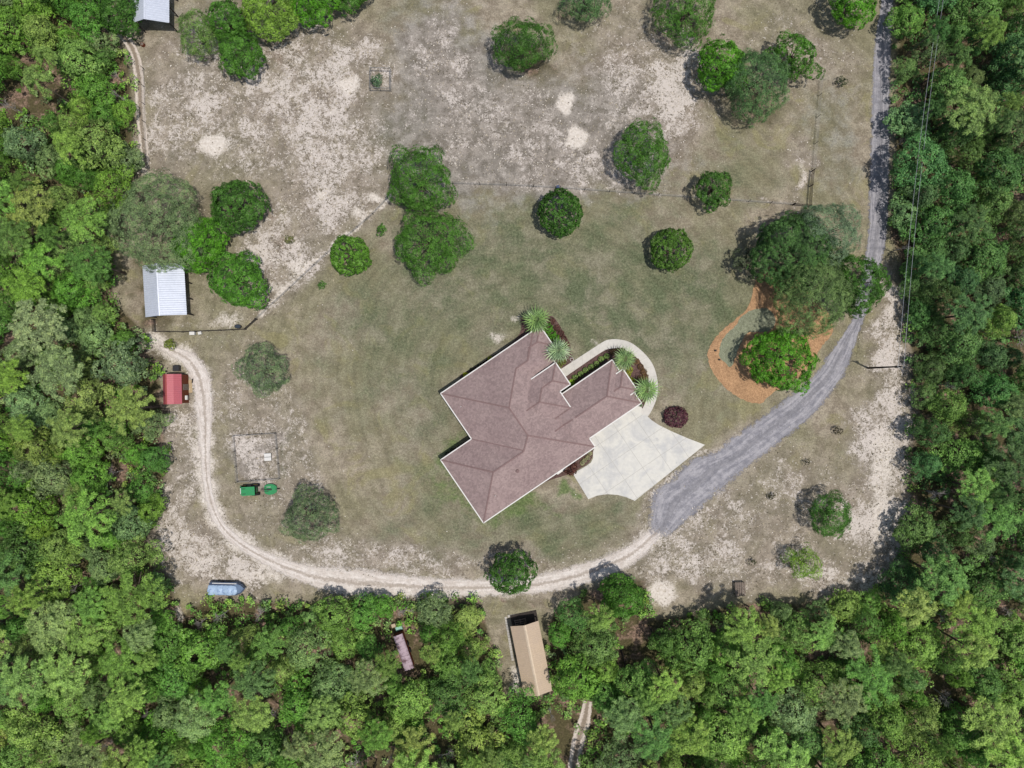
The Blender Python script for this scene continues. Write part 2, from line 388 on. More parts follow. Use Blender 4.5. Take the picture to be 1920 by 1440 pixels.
VIVID = [(858, 838, 40, 55, .62), (960, 945, 60, 30, .6), (1060, 905, 30, 22, .9), (845, 930, 60, 45, .5), (520, 850, 14, 60, .0), (1110, 600, 40, 20, .35), (905, 690, 20, 14, .3), (980, 965, 90, 22, .35), (1565, 320, 18, 60, .2)]
MOTT = [(430, 170, 170, 150, .78), (330, 240, 70, 140, .6), (600, 260, 120, 180, .7), (530, 480, 90, 110, .85), (640, 130, 90, 90, .72), (560, 560, 60, 60, .5),
        (1200, 110, 100, 120, .75), (1270, 190, 80, 100, .8), (950, 250, 220, 120, .70), (830, 100, 60, 110, .75), (1120, 310, 130, 50, .65), (1650, 900, 60, 230, .98), (1590, 1080, 140, 50, .8),
        (1680, 660, 34, 120, .75), (1380, 1070, 160, 45, .75), (1300, 1000, 130, 60, .55), (400, 1040, 100, 80, .9), (330, 940, 45, 160, .78), (350, 800, 40, 120, .62), (620, 1060, 220, 36, .62),
        (540, 900, 100, 90, .5), (560, 760, 90, 100, .45), (450, 740, 70, 120, .55), (900, 1050, 420, 34, .5), (1480, 80, 100, 90, .5), (1500, 330, 22, 60, .9), (1240, 1060, 60, 50, .7),
        (935, 630, 26, 22, .85), (965, 595, 14, 12, .8), (1115, 640, 24, 16, .7), (1660, 560, 24, 90, .7), (640, 400, 60, 60, .6), (700, 900, 140, 120, .28), (1300, 700, 60, 120, .3), (1200, 500, 160, 60, .15), (870, 620, 60, 40, .25), (1560, 500, 80, 120, .35), (1580, 100, 60, 160, .3), (700, 330, 40, 60, .3), (490, 850, 44, 44, .55), (1700, 800, 30, 200, .7), (1290, 820, 30, 20, .4), (1520, 560, 100, 10, .2),
        (1530, 950, 120, 90, .5), (1450, 900, 110, 80, .42), (1210, 920, 20, 60, .75), (1330, 960, 80, 40, .5), (760, 380, 110, 20, .3), (1010, 360, 300, 16, .3), (1430, 420, 100, 30, .4), (680, 1000, 160, 60, .35), (1240, 700, 30, 90, .25), (650, 760, 80, 200, .2)]
SAND = [(656, 160, 26, 20, .95), (400, 272, 36, 26, .95), (1060, 193, 19, 25, 1.0), (1081, 258, 24, 26, 1.0), (1242, 1112, 32, 30, .95), (600, 368, 12, 12, .9),
        (1505, 330, 12, 40, .6), (700, 372, 22, 12, .8), (670, 400, 26, 16, .65), (1655, 860, 34, 90, .62), (1650, 990, 30, 80, .58), (1600, 1090, 90, 16, .5), (1676, 700, 16, 60, .5), (1668, 590, 12, 50, .5), (395, 1040, 50, 55, .5), (345, 950, 22, 60, .35), (500, 1080, 70, 22, .6), (1300, 1060, 30, 20, .5), (1370, 1065, 30, 15, .5), (430, 600, 40, 22, .6), (470, 560, 24, 22, .5),
        (1090, 1385, 14, 50, .55), (336, 1150, 12, 30, .6), (560, 500, 26, 30, .6), (520, 540, 30, 22, .55), (350, 610, 60, 12, .4), (320, 650, 40, 10, .55), (968, 1270, 14, 40, .7), (1045, 1280, 14, 20, .5), (365, 60, 14, 24, .5), (740, 350, 14, 10, .3), (990, 182, 6, 5, .7), (930, 632, 24, 16, .62), (965, 596, 16, 10, .6), (1115, 642, 18, 10, .5), (902, 372, 8, 10, .5)]
LITT = [(1440, 620, 110, 90, .25), (290, 560, 50, 60, .9), (440, 380, 80, 60, .6), (500, 620, 0.1, 0.1, 0), (975, 115, 70, 50, .75), (1400, 190, 110, 60, .6), (1275, 60, 70, 30, .8), (960, 1130, 60, 10, .6), (1195, 1215, 60, 50, 1.0), (530, 470, 20, 40, .7), (300, 660, 30, 14, .8), (545, 80, 60, 40, .6), (1080, 20, 60, 20, .5), (1200, 340, 60, 40, .35), (800, 410, 90, 90, .4), (560, 120, 30, 20, .4)]
GREY = [(482, 857, 46, 46, 1.0), (900, 240, 210, 150, .75), (1150, 230, 140, 110, .7), (1000, 315, 220, 50, .7), (830, 110, 80, 130, .85), (1540, 260, 60, 160, .35), (1600, 220, 30, 150, .3), (330, 850, 60, 200, .4), (400, 120, 130, 100, .35), (1650, 900, 60, 200, .5), (380, 60, 60, 60, .3)]
LAWN = [(478, 612), (545, 545), (614, 480), (700, 406), (740, 366), (850, 350), (1050, 357), (1280, 374), (1485, 388), (1600, 400), (1600, 470), (1400, 760), (1310, 840), (1215, 930), (1195, 1000), (900, 1040), (640, 1010), (590, 880), (560, 760), (500, 680)]
FENCE_DIRT = [(488, 590), (540, 538), (612, 470), (700, 398), (736, 362)]
def make_ground():
    u = np.arange(-150, 2071, 6.0); v = np.arange(-150, 1591, 6.0)
    far = np.array([60., 300., 1500., 20000.])
    u = np.concatenate([-150 - far[::-1], u, 2070 + far]); v = np.concatenate([-150 - far[::-1], v, 1590 + far])
    U, V = np.meshgrid(u, v); nu, nv = len(u), len(v)
    verts = np.stack([(U - 960) * S, (720 - V) * S, np.zeros_like(U)], -1).reshape(-1, 3)
    i = np.arange(nv - 1)[:, None] * nu + np.arange(nu - 1)[None]
    faces = np.stack([i, i + nu, i + nu + 1, i + 1], -1).reshape(-1, 4)
    ins = in_poly(U, V, CLEAR); d = dist_poly(U, V, CLEAR); sd_ = np.where(ins, d, -d)
    li = np.clip(0.5 - sd_ / 26.0, 0, 1)
    g = np.clip(blobs(U, V, GREEN) * 1.0 + .12 * np.sin(U / 23.0 + 2 * np.sin(V / 31.0)) * np.sin(V / 19.0 + U / 61.0), 0, 1); m = blobs(U, V, MOTT); s = blobs(U, V, SAND); L = np.maximum(blobs(U, V, LITT), li)
    m = np.minimum(m, .86 + .14 * (U > 1580)); m = np.maximum(m, .25 * (1 - g)); lw = in_poly(U, V, LAWN); ld = np.where(lw, np.clip(dist_poly(U, V, LAWN) / 26, 0, 1), 0); m = m * (1 - .72 * ld); L = L * 1.0; m = m * np.clip(1.0 - np.clip(-sd_ / 30, 0, 1) * .7, 0, 1); g = g * (sd_ > -10)
    for line, w, a in ((TRACK_C, 36, .80), (TRACK2_C, 18, .6), (GRAV_EDGE, 16, .55), (FENCE_DIRT, 9, .75), ([(850, 342), (1050, 350), (1280, 366), (1485, 380)], 4, .4)):
        dd = dist_poly(U + 4 * np.sin(V / 7.0), V + 4 * np.sin(U / 9.0), line, False); s = np.maximum(s, a * np.clip(1 - dd / w, 0, 1) ** .8); m = np.maximum(m, .62 * np.clip(1 - dd / (w * 2.2), 0, 1))
    gp = in_poly(U, V, [(437, 816), (520, 811), (527, 898), (444, 904)]); g[gp] = .5; m[gp] = .72; s[gp] = 0; g[gp] = .2
    one = np.ones_like(g)
    me = fast_mesh('ground', verts, faces, M_ground, None, {
        'cover': np.stack([g, m, s, one], -1).reshape(-1, 4),
        'soil': np.stack([L, blobs(U, V, GREY), blobs(U, V, VIVID), one], -1).reshape(-1, 4)})
    return struct(link('ground', me))
TRACK_C = [(1238, 992), (1218, 1010), (1190, 1035), (1150, 1056), (1080, 1080), (1000, 1096), (900, 1102), (800, 1102), (700, 1096), (620, 1085), (550, 1068), (490, 1042), (440, 1012), (410, 980), (395, 945), (387, 900), (383, 850), (382, 800), (381, 745), (374, 700), (352, 672), (300, 648), (282, 638)]
TRACK2_C = [(170, 5), (196, 40), (230, 66), (252, 100), (261, 150), (263, 200), (268, 260), (274, 325)]
GRAV_EDGE = [(1218, 1005), (1225, 920), (1260, 900), (1300, 858), (1340, 845), (1400, 810)]
make_ground()

# ------------------------------------------------------------------ roads, tracks, paths
def ribbon(name, left, right, mat, z, n=90, m=10, over=1.18, taper=0):
    L = spline(left, n); R = spline(right, n); vs = []; fs = []; uv = []
    al = 0.0; prev = None
    for i in range(n):
        c = (L[i] + R[i]) / 2; h = (L[i] - R[i]) / 2 * over
        if prev is not None: al += float(np.linalg.norm(c - prev)) * S
        prev = c
        for k in range(m + 1):
            t = 1 - 2 * k / m; p = c + h * t; w = P(p[0], p[1]); vs.append((w.x, w.y, z)); uv.append((al, t * over))
    uv = [(al - x, y) for x, y in uv]          # distance from the far end
    for i in range(n - 1):
        for k in range(m):
            a = i * (m + 1) + k; fs.append((a, a + 1, a + m + 2, a + m + 1))
    me = bpy.data.meshes.new(name); me.from_pydata(vs, [], fs); me.materials.append(mat)
    ul = me.uv_layers.new(name='UVMap')
    for lp in me.loops: ul.data[lp.index].uv = uv[lp.vertex_index]
    me.update()
    if me.polygons[0].normal.z < 0: me.flip_normals()
    return struct(link(name, me))
def ribbon_c(name, centre, widths, mat, z, n=110, **kw):
    Cn = spline(centre, n); w = np.interp(np.linspace(0, 1, n), np.linspace(0, 1, len(widths)), widths)
    t = np.gradient(Cn, axis=0); t /= np.linalg.norm(t, axis=1)[:, None]; nn = np.stack([t[:, 1], -t[:, 0]], 1)
    return ribbon(name, (Cn + nn * w[:, None] / 2).tolist(), (Cn - nn * w[:, None] / 2).tolist(), mat, z, n, **kw)
ribbon('gravel_driveway',
       [(1660, -120), (1652, 0), (1640, 73), (1634, 175), (1632, 262), (1629, 350), (1627, 433), (1620, 490), (1602, 575), (1594, 605), (1550, 669), (1525, 704), (1475, 745), (1428, 780), (1380, 815), (1338, 848), (1296, 862), (1254, 902), (1224, 925), (1216, 1012)],
       [(1682, -120), (1676, 0), (1671, 88), (1669, 163), (1670, 233), (1668, 321), (1665, 420), (1658, 470), (1640, 550), (1627, 582), (1609, 631), (1589, 692), (1554, 745), (1525, 780), (1482, 815), (1400, 880), (1345, 928), (1300, 966), (1272, 992), (1246, 1016)],
       M_gravel, 0.008, 160, over=1.34)
ribbon_c('sand_track', TRACK_C, [30, 44, 50, 54, 48, 42, 42, 46, 52, 64, 74, 66, 46, 34, 27, 23, 22, 24, 32, 46, 50, 30, 14], M_sand, 0.004, 200)
ribbon_c('sand_ruts', TRACK2_C, [18, 18, 22, 25, 25, 24, 22, 16], M_sand2, 0.004, 90)
ribbon_c('woodland_track', [(1102, 1315), (1096, 1350), (1084, 1390), (1076, 1440), (1068, 1520)], [22, 34, 30, 34, 30], M_sand2, 0.004, 60)

# concrete driveway: slabs clipped from the outline on a grid along the house
E1 = np.array([0.827, -0.562]); E2 = np.array([0.562, 0.827])
DRIVE = [(1105, 820), (1163, 781), (1199, 757.5), (1212, 779), (1222, 788), (1235, 796.7), (1262, 810), (1290, 822), (1321.5, 834), (1190, 939), (1174, 932), (1158, 927.8), (1138, 926.5), (1120, 929), (1103, 935.8),
         (1088, 911), (1074, 888), (1100, 873), (1108, 867), (1111.7, 859), (1112, 847), (1115, 838)]
def clip(poly, ax, lim, keep_less):
    out = []; n = len(poly)
    for i in range(n):
        a = np.array(poly[i], float); b = np.array(poly[(i + 1) % n], float)
        da = (a @ ax - lim) * (1 if keep_less else -1); db = (b @ ax - lim) * (1 if keep_less else -1)
        if da <= 0: out.append(tuple(a))
        if (da < 0) != (db < 0) and abs(da - db) > 1e-9:
            t = da / (da - db); out.append(tuple(a + (b - a) * t))
    return out
def slabs(parent, outline, sx, sy, ox, oy, top, thick, mat, gap=0.7):
    pts = np.array(outline, float); pa = pts @ E1; pb = pts @ E2; n = 0
    a = math.floor((pa.min() - ox) / sx) * sx + ox
    while a < pa.max():
        b_ = math.floor((pb.min() - oy) / sy) * sy + oy
        while b_ < pb.max():
            q = outline
            for ax, lim, less in ((E1, a + gap / 2, False), (E1, a + sx - gap / 2, True), (E2, b_ + gap / 2, False), (E2, b_ + sy - gap / 2, True)):
                q = clip(q, ax, lim, less)
                if len(q) < 3: break
            if len(q) >= 3 and abs(poly_area(q)) > 12:
                w = ccw([tuple(P(*x))[:2] for x in q])
                MB().prism(w, top - thick, top - 0.002 * (n % 3)).build('slab', mat, parent); n += 1
            b_ += sy
        a += sx
drive = struct(bpy.data.objects.new('concrete_driveway', None)); C.objects.link(drive)
slabs(drive, DRIVE, 41, 41, 12, 8, 0.07, 0.09, M_conc)
MB().prism(ccw([tuple(P(*x))[:2] for x in DRIVE]), -0.02, 0.058).build('joint_bed', M_joint, drive)
# walkway slabs from outer/inner edge pairs
z2 = lambda x, y: (960 + x * .15974, 560 + y * .15974)
WO = [z2(*p) for p in [(500, 870), (565, 832), (760, 706), (900, 615), (1060, 512), (1130, 482), (1250, 478), (1400, 520), (1550, 640), (1650, 770), (1700, 920), (1712, 1060), (1690, 1190), (1640, 1310), (1588, 1392)]]
WI = [z2(*p) for p in [(560, 960), (625, 918), (800, 797), (940, 700), (1085, 608), (1150, 588), (1245, 582), (1350, 612), (1460, 690), (1545, 800), (1590, 930), (1605, 1060), (1590, 1170), (1550, 1255), (1502, 1338)]]
walk = struct(bpy.data.objects.new('walkway', None)); C.objects.link(walk)
wo_, wi_ = spline(WO, 97), spline(WI, 97)
for i in range(0, 96, 6):
    o_ = [tuple(x) for x in wo_[i:i + 7]]; i_ = [tuple(x) for x in wi_[i:i + 7]]
    o_[-1] = tuple(np.array(o_[-1]) * .96 + np.array(o_[-2]) * .04 if False else wo_[i + 6] - (wo_[i + 6] - wo_[i + 5]) * .12)
    i_[-1] = tuple(wi_[i + 6] - (wi_[i + 6] - wi_[i + 5]) * .16)
    MB().prism(ccw([tuple(P(*x))[:2] for x in o_ + i_[::-1]]), -0.03, 0.066 + 0.003 * (i // 6 % 2)).build('slab', M_walk, walk)
MB().prism(ccw([tuple(P(*x))[:2] for x in wo_.tolist() + wi_.tolist()[::-1]]), -0.02, 0.055).build('joint_bed', M_joint, walk)

def sheet(name, pts, mat, z=0.012, jit=0.0, n=None, thick=0.0):
    if n: pts = spline(pts + [pts[0]], n)[:-1].tolist()
    r = random.Random(len(pts)); q = ccw([tuple(P(p[0] + r.uniform(-jit, jit), p[1] + r.uniform(-jit, jit)))[:2] for p in pts])
    me = MB()
    if thick: me.prism(q, z - thick, z)
    else: me.add([(x, y, z) for x, y in q], [tuple(range(len(q)))])
    return struct(me.build(name, mat))
r4 = lambda x, y: (1300 + x * .29176, 360 + y * .29176)
OUT = [r4(*p) for p in [(385, 620), (372, 680), (350, 745), (300, 795), (230, 850), (150, 925), (105, 990), (93, 1060), (112, 1130), (160, 1210), (240, 1285), (320, 1335), (400, 1357), (455, 1345), (510, 1290), (640, 1220), (740, 1130), (800, 1030), (850, 960), (890, 905), (880, 800), (760, 640), (620, 520), (500, 480), (420, 520)]]
sheet('orange_mulch_bed', OUT, M_straw, 0.03, 1.4, 170, thick=0.04)
ISL = [r4(*p) for p in [(470, 745), (515, 790), (525, 850), (480, 900), (350, 905), (290, 1010), (245, 1120), (205, 1100), (168, 1060), (172, 985), (205, 920), (270, 860), (310, 800), (390, 755)]]
sheet('ground_cover_island', ISL, M_island, 0.036, 1.0, 80)
def mulch(pts, jit=.3, n=60, z=.03): return sheet('mulch_bed', pts, M_mulch, z, jit, n, thick=.04)
mulch([z2(*p) for p in [(630, 912), (940, 700), (1085, 606), (1150, 586), (1245, 580), (1350, 610), (1460, 688), (1545, 798), (1590, 930), (1603, 1060), (1588, 1170), (1548, 1255), (1505, 1325), (1470, 1260), (1500, 1200), (1380, 900), (1200, 700), (700, 1020)]], n=110, z=.04)
mulch([z2(*p) for p in [(100, 225), (250, 190), (405, 195), (470, 205), (540, 280), (600, 390), (660, 490), (688, 560), (690, 640), (718, 735), (600, 812), (520, 780), (440, 700), (380, 560), (300, 400), (0, 580), (-380, 830), (-420, 800), (-60, 560), (60, 450), (110, 350)]], n=110)
r3 = lambda x, y: (1020 + x / 6, 780 + y / 6)
mulch([r3(*p) for p in [(549, 385), (552, 430), (525, 500), (470, 552), (400, 592), (320, 640), (200, 680), (90, 715), (-20, 760), (-150, 830), (-120, 780), (80, 640), (300, 500), (500, 370)]], n=90)
r1 = lambda x, y: (780 + x * .30551, 560 + y * .30556)
mulch([r1(*p) for p in [(155, 572), (100, 610), (335, 880), (160, 995), (175, 965), (235, 925), (350, 850), (290, 770), (180, 610), (330, 520), (500, 410), (480, 380), (300, 470)]], n=50) if False else None
mulch([r1(*p) for p in [(280, 500), (270, 470), (340, 430), (480, 345), (560, 300), (590, 300), (500, 370), (380, 450)]], n=40)
mulch([r1(*p) for p in [(160, 1000), (165, 970), (240, 915), (350, 850), (370, 870), (260, 950)]], n=40)

# ------------------------------------------------------------------ main house
HE = 2.9; HS = S * (H - HE) / H       # metres per pixel at eave height
CX, CY = 906.8, 979.2
hrot = math.atan2(0.562, 0.827)
house = thing('house', 'large single storey house with mauve brown shingle hip roof and white eaves', 'house', tuple(P(CX, CY, HE))[:2] + (0.0,), hrot)
SL = 0.46
RECTS = [  # a0, a1, b0, b1 (pixels in house axes), eave height
    (0, 232, 0, 141, HE), (70, 251.5, 0.0, 244, HE), (168, 278.5, 164, 244.0, HE), (225, 293.5, 202, 244.0, HE),
    (170, 254.5, 87, 171, HE + 1.1), (225, 278, 124, 171.0, HE + 1.1), (200, 369.5, 19.5, 115.5, HE), (330, 376, 44, 90, HE + .35)]
def hip_z(r, a, b):
    a0, a1, b0, b1, e = r
    d = min(a - a0, a1 - a, b - b0, b1 - b)
    return e + d * HS * SL if d >= 0 else -1
def zroof(a, b): return max(hip_z(r, a, b) + i * .007 for i, r in enumerate(RECTS))
rm = MB(); wm = MB()
for i, (a0, a1, b0, b1, e) in enumerate(RECTS):
    dz = i * .007; h = min(a1 - a0, b1 - b0) / 2; z = e + h * HS * SL + dz; ez = e + dz
    X0, X1, Y0, Y1 = a0 * HS, a1 * HS, b0 * HS, b1 * HS; hh = h * HS
    if a1 - a0 >= b1 - b0: r0, r1_ = (X0 + hh, Y0 + hh, z), (X1 - hh, Y0 + hh, z); fl = False
    else: r0, r1_ = (X0 + hh, Y0 + hh, z), (X0 + hh, Y1 - hh, z); fl = True
    vs = [(X0, Y0, ez), (X1, Y0, ez), (X1, Y1, ez), (X0, Y1, ez), r0, r1_] + [(X0, Y0, ez - .08), (X1, Y0, ez - .08), (X1, Y1, ez - .08), (X0, Y1, ez - .08)]
    sides = [(6, 7, 1, 0), (7, 8, 2, 1), (8, 9, 3, 2), (9, 6, 0, 3), (9, 8, 7, 6)]
    if not fl: rm.add(vs, [(0, 1, 5, 4), (1, 2, 5), (2, 3, 4, 5), (3, 0, 4)] + sides)
    else: rm.add(vs, [(0, 1, 4), (1, 2, 5, 4), (2, 3, 5), (3, 0, 4, 5)] + sides)
    ins = .5 + i * .006
    if i == 5: ins = .9
    wm.box(X0 + ins, X1 - ins, Y0 + ins, Y1 - ins, 0, e - .02 + dz)
roof = rm.build('roof', M_shingle, house); wm.build('wall', M_brick, house)
# ridge and hip caps (a, b pixel pairs)
caps = [((161, 91), (161, 152)), ((70, 244), (161, 152)), ((161, 91), (251, 1)), ((161, 152), (212, 204)), ((212, 204), (238, 204)), ((238, 204), (252, 220)), ((252, 222.5), (272, 222.5)), ((272, 223), (293, 243)),
        ((161, 91), (138, 70.5)), ((70.5, 70.5), (138, 70.5)), ((0, 141), (70.5, 70.5)), ((0, 0), (70.5, 70.5)),
        ((184, 129), (212.5, 129)), ((212.5, 129), (231, 147.5)), ((231, 147.5), (254.5, 147.5)), ((254.5, 147.5), (278, 171)), ((212.5, 129), (254, 87.5)), ((254.5, 147.5), (277.5, 124.5)),
        ((206, 67.5), (321.5, 67.5)), ((321.5, 67.5), (369, 115)), ((321.5, 67.5), (369, 20)), ((338, 67), (353, 67)), ((353, 67), (376, 90)), ((353, 67), (376, 44)), ((278, 244), (238.5, 204)), ((293.5, 202), (273, 222.5))]
for (p, q) in caps:
    n = 12; pts = []
    for k in range(n + 1):
        a = p[0] + (q[0] - p[0]) * k / n; b = p[1] + (q[1] - p[1]) * k / n; pts.append(Vector((a * HS, b * HS, zroof(a, b) + .015)))
    cm = MB()
    cm.bar(pts[0], pts[-1], .24, .05) if abs((pts[0] + pts[-1]).z / 2 - pts[n // 2].z) < .02 else [cm.bar(pts[k], pts[k + 1], .24, .05) for k in range(n)]
    cm.build('ridge_cap', M_cap, house)
# dark strips: a valley seam, then shade painted in below the entry wing eave
for (p, q) in [((70, 141), (139, 71.5)), ((219, 86.2), (254, 86.2))]:
    cm = MB(); n = 8
    for k in range(n):
        f = lambda t: Vector(((p[0] + (q[0] - p[0]) * t) * HS, (p[1] + (q[1] - p[1]) * t) * HS, zroof(p[0] + (q[0] - p[0]) * t, p[1] + (q[1] - p[1]) * t) + .012))
        cm.bar(f(k / n), f((k + 1) / n), .22, .03)
    cm.build('valley_seam_shade', M_cap, house)
# white gutters round the eaves
def gutter(a0, b0, a1, b1, e, w=.17):
    A = Vector((a0 * HS, b0 * HS, e - .035)); B = Vector((a1 * HS, b1 * HS, e - .035))
    MB().bar(A, B, w, .13).build('gutter', M_white, house)
o = 1.0
for g in [(-o, -o, 251.5 + 2, -o, HE), (-o, -o, -o, 142, HE), (-o, 142, 69, 142, HE), (69, 142, 69, 245, HE), (69, 245, 294.5, 245, HE + .02), (294.5, 245, 294.5, 201, HE), (279.5, 201.5, 294.5, 201, HE), (279.5, 201, 279.5, 176, HE), (279.5, 176, 271, 165, HE),
          (224, 172, 279, 172, HE + 1.12), (279, 172, 279, 123, HE + 1.12), (279, 123, 255.5, 123, HE + 1.12), (255.5, 123, 255.5, 86, HE + 1.12),
          (255, 116.5, 370.5, 116.5, HE + .02), (370.5, 116.5, 370.5, 91, HE), (361, 91, 377, 91, HE + .37), (377, 91, 377, 43, HE + .37), (361, 43, 377, 43, HE + .37), (370.5, 43, 370.5, 18.5, HE), (253, 18.5, 370.5, 18.5, HE), (252.5, 18.5, 252.5, -o, HE)]:
    gutter(*g)
for (a, b) in [(87.5, 203), (48, 31)]:      # short white vent pipes
    z = zroof(a, b); MB().tube([(a * HS, b * HS, z - .1), (a * HS, b * HS, z + .45)], [.06, .06], 8).build('vent_pipe', M_white, house)
a, b = 108, 46; z = zroof(a, b)
MB().tube([(a * HS, b * HS, z - .1), (a * HS, b * HS, z + .2), (a * HS, b * HS, z + .25), (a * HS, b * HS, z + .32)], [.16, .16, .3, .22], 12).build('roof_vent', M_cap, house)
# garage doors, windows, doors and porch posts
def panel(name, a, b, w, h, z0, facing, mat, mat2=None):
    cx, cy = a * HS, b * HS; t = .06
    m = MB()
    if facing in 'ns': s = -1 if facing == 's' else 1; m.box(cx - w / 2, cx + w / 2, cy + (0 if s > 0 else -t), cy + (t if s > 0 else 0), z0, z0 + h)
    else: s = -1 if facing == 'w' else 1; m.box(cx + (0 if s > 0 else -t), cx + (t if s > 0 else 0), cy - w / 2, cy + w / 2, z0, z0 + h)
    f = m.build(name, mat, house)
    if mat2:
        m = MB(); g = .08; e = .012
        if facing in 'ns': m.box(cx - w / 2 + g, cx + w / 2 - g, cy + (t if s > 0 else -t - e), cy + (t + e if s > 0 else -t), z0 + g, z0 + h - g)
        else: m.box(cx + (t if s > 0 else -t - e), cx + (t + e if s > 0 else -t), cy - w / 2 + g, cy + w / 2 - g, z0 + g, z0 + h - g)
        m.build('pane', mat2, f)
i5 = .5 / HS
for a in (275, 305, 335): panel('garage_door', a, 19.5 + i5 + .45, 2.5, 2.2, .02, 's', M_white)
for a in (20, 50, 90, 130): panel('window', a, i5, 1.3, 1.3, .9, 's', M_white, M_glass)
panel('door', 170, i5, 1.0, 2.1, .05, 's', M_white)
for b in (30, 70, 110): panel('window', i5, b, 1.3, 1.3, .9, 'w', M_white, M_glass)
for b in (165, 195, 225): panel('window', 70 + i5, b, 1.3, 1.3, .9, 'w', M_white, M_glass)
for a in (95, 140, 190, 240): panel('window', a, 244 - i5 + .2, 1.3, 1.3, .9, 'n', M_white, M_glass)
for a in (280, 310, 340): panel('window', a, 115.5 - i5 + .6, 1.2, 1.3, .9, 'n', M_white, M_glass)
panel('door', 278 - .9 / HS + .5, 147, 1.6, 2.4, .1, 'e', M_wood)
for b in (128, 167): MB().box(275 * HS - .14, 275 * HS + .14, b * HS - .14, b * HS + .14, 0, HE + 1.0).build('porch_column', M_white, house)
for a in (140, 195): MB().box(a * HS - .1, a * HS + .1, 2 * HS - .1, 2 * HS + .1, 0, HE - .1).build('porch_column', M_white, house)
# small porch step that shows past the eave
def apt(a, b): return (CX + a * E1[0] - b * E2[0], CY + a * E1[1] - b * E2[1])
stp = MB().prism(ccw([tuple(P(*p))[:2] for p in [apt(165, 4), apt(184, 4), apt(184, -4), apt(165, -4)]]), 0, .16).build('porch_step', M_white)
tag(stp, 'small white concrete porch step below the long south east eave of the house', 'step')

# ------------------------------------------------------------------ foliage builders
def make_leaves(rs, centres, normals, clump_r, n_leaf, size, asp=1.8, flat=0.6, radial=0.0, tone_clump=None, spread=.55):
    """one quad leaf per sample; returns verts, faces, tone"""
    K = len(centres); N = K * n_leaf
    ci = np.repeat(np.arange(K), n_leaf)
    d = rs.normal(size=(N, 3)); d /= np.linalg.norm(d, axis=1)[:, None]
    rad = rs.uniform(.35, 1.0, N) ** .6
    nc = normals[ci]
    dn = (d * nc).sum(1)
    d = np.where((dn < 0)[:, None], d - nc * (dn * 1.4)[:, None], d)      # favour the outer side
    cr = (clump_r[ci] if isinstance(clump_r, np.ndarray) else clump_r)
    off = d * (rad * cr)[:, None]; off -= nc * ((off * nc).sum(1) * (1 - flat))[:, None]
    p = centres[ci] + off
    nrm = d * spread + nc * .5 + rs.normal(size=(N, 3)) * .30 + np.array([0, 0, .25]); nrm /= np.linalg.norm(nrm, axis=1)[:, None]
    t = rs.normal(size=(N, 3)) * (1 - radial) + d * radial * 2
    t -= nrm * (t * nrm).sum(1)[:, None]; t /= np.linalg.norm(t, axis=1)[:, None] + 1e-9
    bb = np.cross(nrm, t)
    sz = size * rs.uniform(.65, 1.3, N)
    a = t * (sz * .5)[:, None]; b = bb * (sz * .5 / asp)[:, None]
    v = np.stack([p - a, p + b, p + a, p - b], 1).reshape(-1, 3)
    f = np.arange(N * 4).reshape(N, 4)
    tc = tone_clump if tone_clump is not None else rs.uniform(.2, .8, K)
    tone = np.clip(tc[ci] * .9 + rs.uniform(-.28, .4, N), 0, 1)
    return v, f, tone
def lobe_clumps(rs, lobes, spacing, zmin=-.35, wob=.12):
    cs, ns = [], []
    L = np.array(lobes, float)
    for (x, y, z, rx, ry, rz) in L:
        area = 4 * math.pi * ((rx * ry) ** 1.6 / 3 + (rx * rz) ** 1.6 / 3 + (ry * rz) ** 1.6 / 3) ** (1 / 1.6)
        n = max(4, int(area * (1 - zmin) / 2 / spacing ** 2))
        i = np.arange(n) + .5; ph = i * 2.39996 + rs.uniform(0, 6); zz = zmin + (1 - zmin) * (1 - i / n)
        rr = np.sqrt(1 - zz ** 2)
        d = np.stack([rr * np.cos(ph), rr * np.sin(ph), zz], 1) + rs.normal(size=(n, 3)) * .07
        w = 1 + rs.uniform(-wob, wob * .7, n)
        c = np.array([x, y, z]) + d * np.array([rx, ry, rz]) * w[:, None]
        nn = d / np.array([rx, ry, rz]); nn /= np.linalg.norm(nn, axis=1)[:, None]
        keep = np.ones(n, bool)
        for (X, Y, Z, RX, RY, RZ) in L:
            if (X, Y, Z) == (x, y, z): continue
            q = ((c - np.array([X, Y, Z])) / np.array([RX, RY, RZ])); keep &= (q ** 2).sum(1) > .72
        cs.append(c[keep]); ns.append(nn[keep])
    return np.concatenate(cs), np.concatenate(ns)
def crown_lobes(rs, R, zc, rz, n=9, lob=.42, irr=.12, core=.72):
    L = [(0, 0, zc, R * core, R * core, rz * .85)]
    for k in range(n):
        t = 2 * math.pi * (k + rs.uniform(-.3, .3)) / n; rr = R * (1 - lob) * rs.uniform(1 - irr * 2, 1 + irr * .6)
        q = R * lob * rs.uniform(.8, 1.15)
        L.append((rr * math.cos(t), rr * math.sin(t), zc - rz * rs.uniform(.0, .35), q, q, q * .85))
    for k in range(max(3, n // 2)):
        t = 2 * math.pi * rs.uniform(); rr = R * rs.uniform(.15, .5); q = R * lob * rs.uniform(.75, 1.0)
        L.append((rr * math.cos(t), rr * math.sin(t), zc + rz * rs.uniform(.3, .55), q, q, q * .8))
    return L
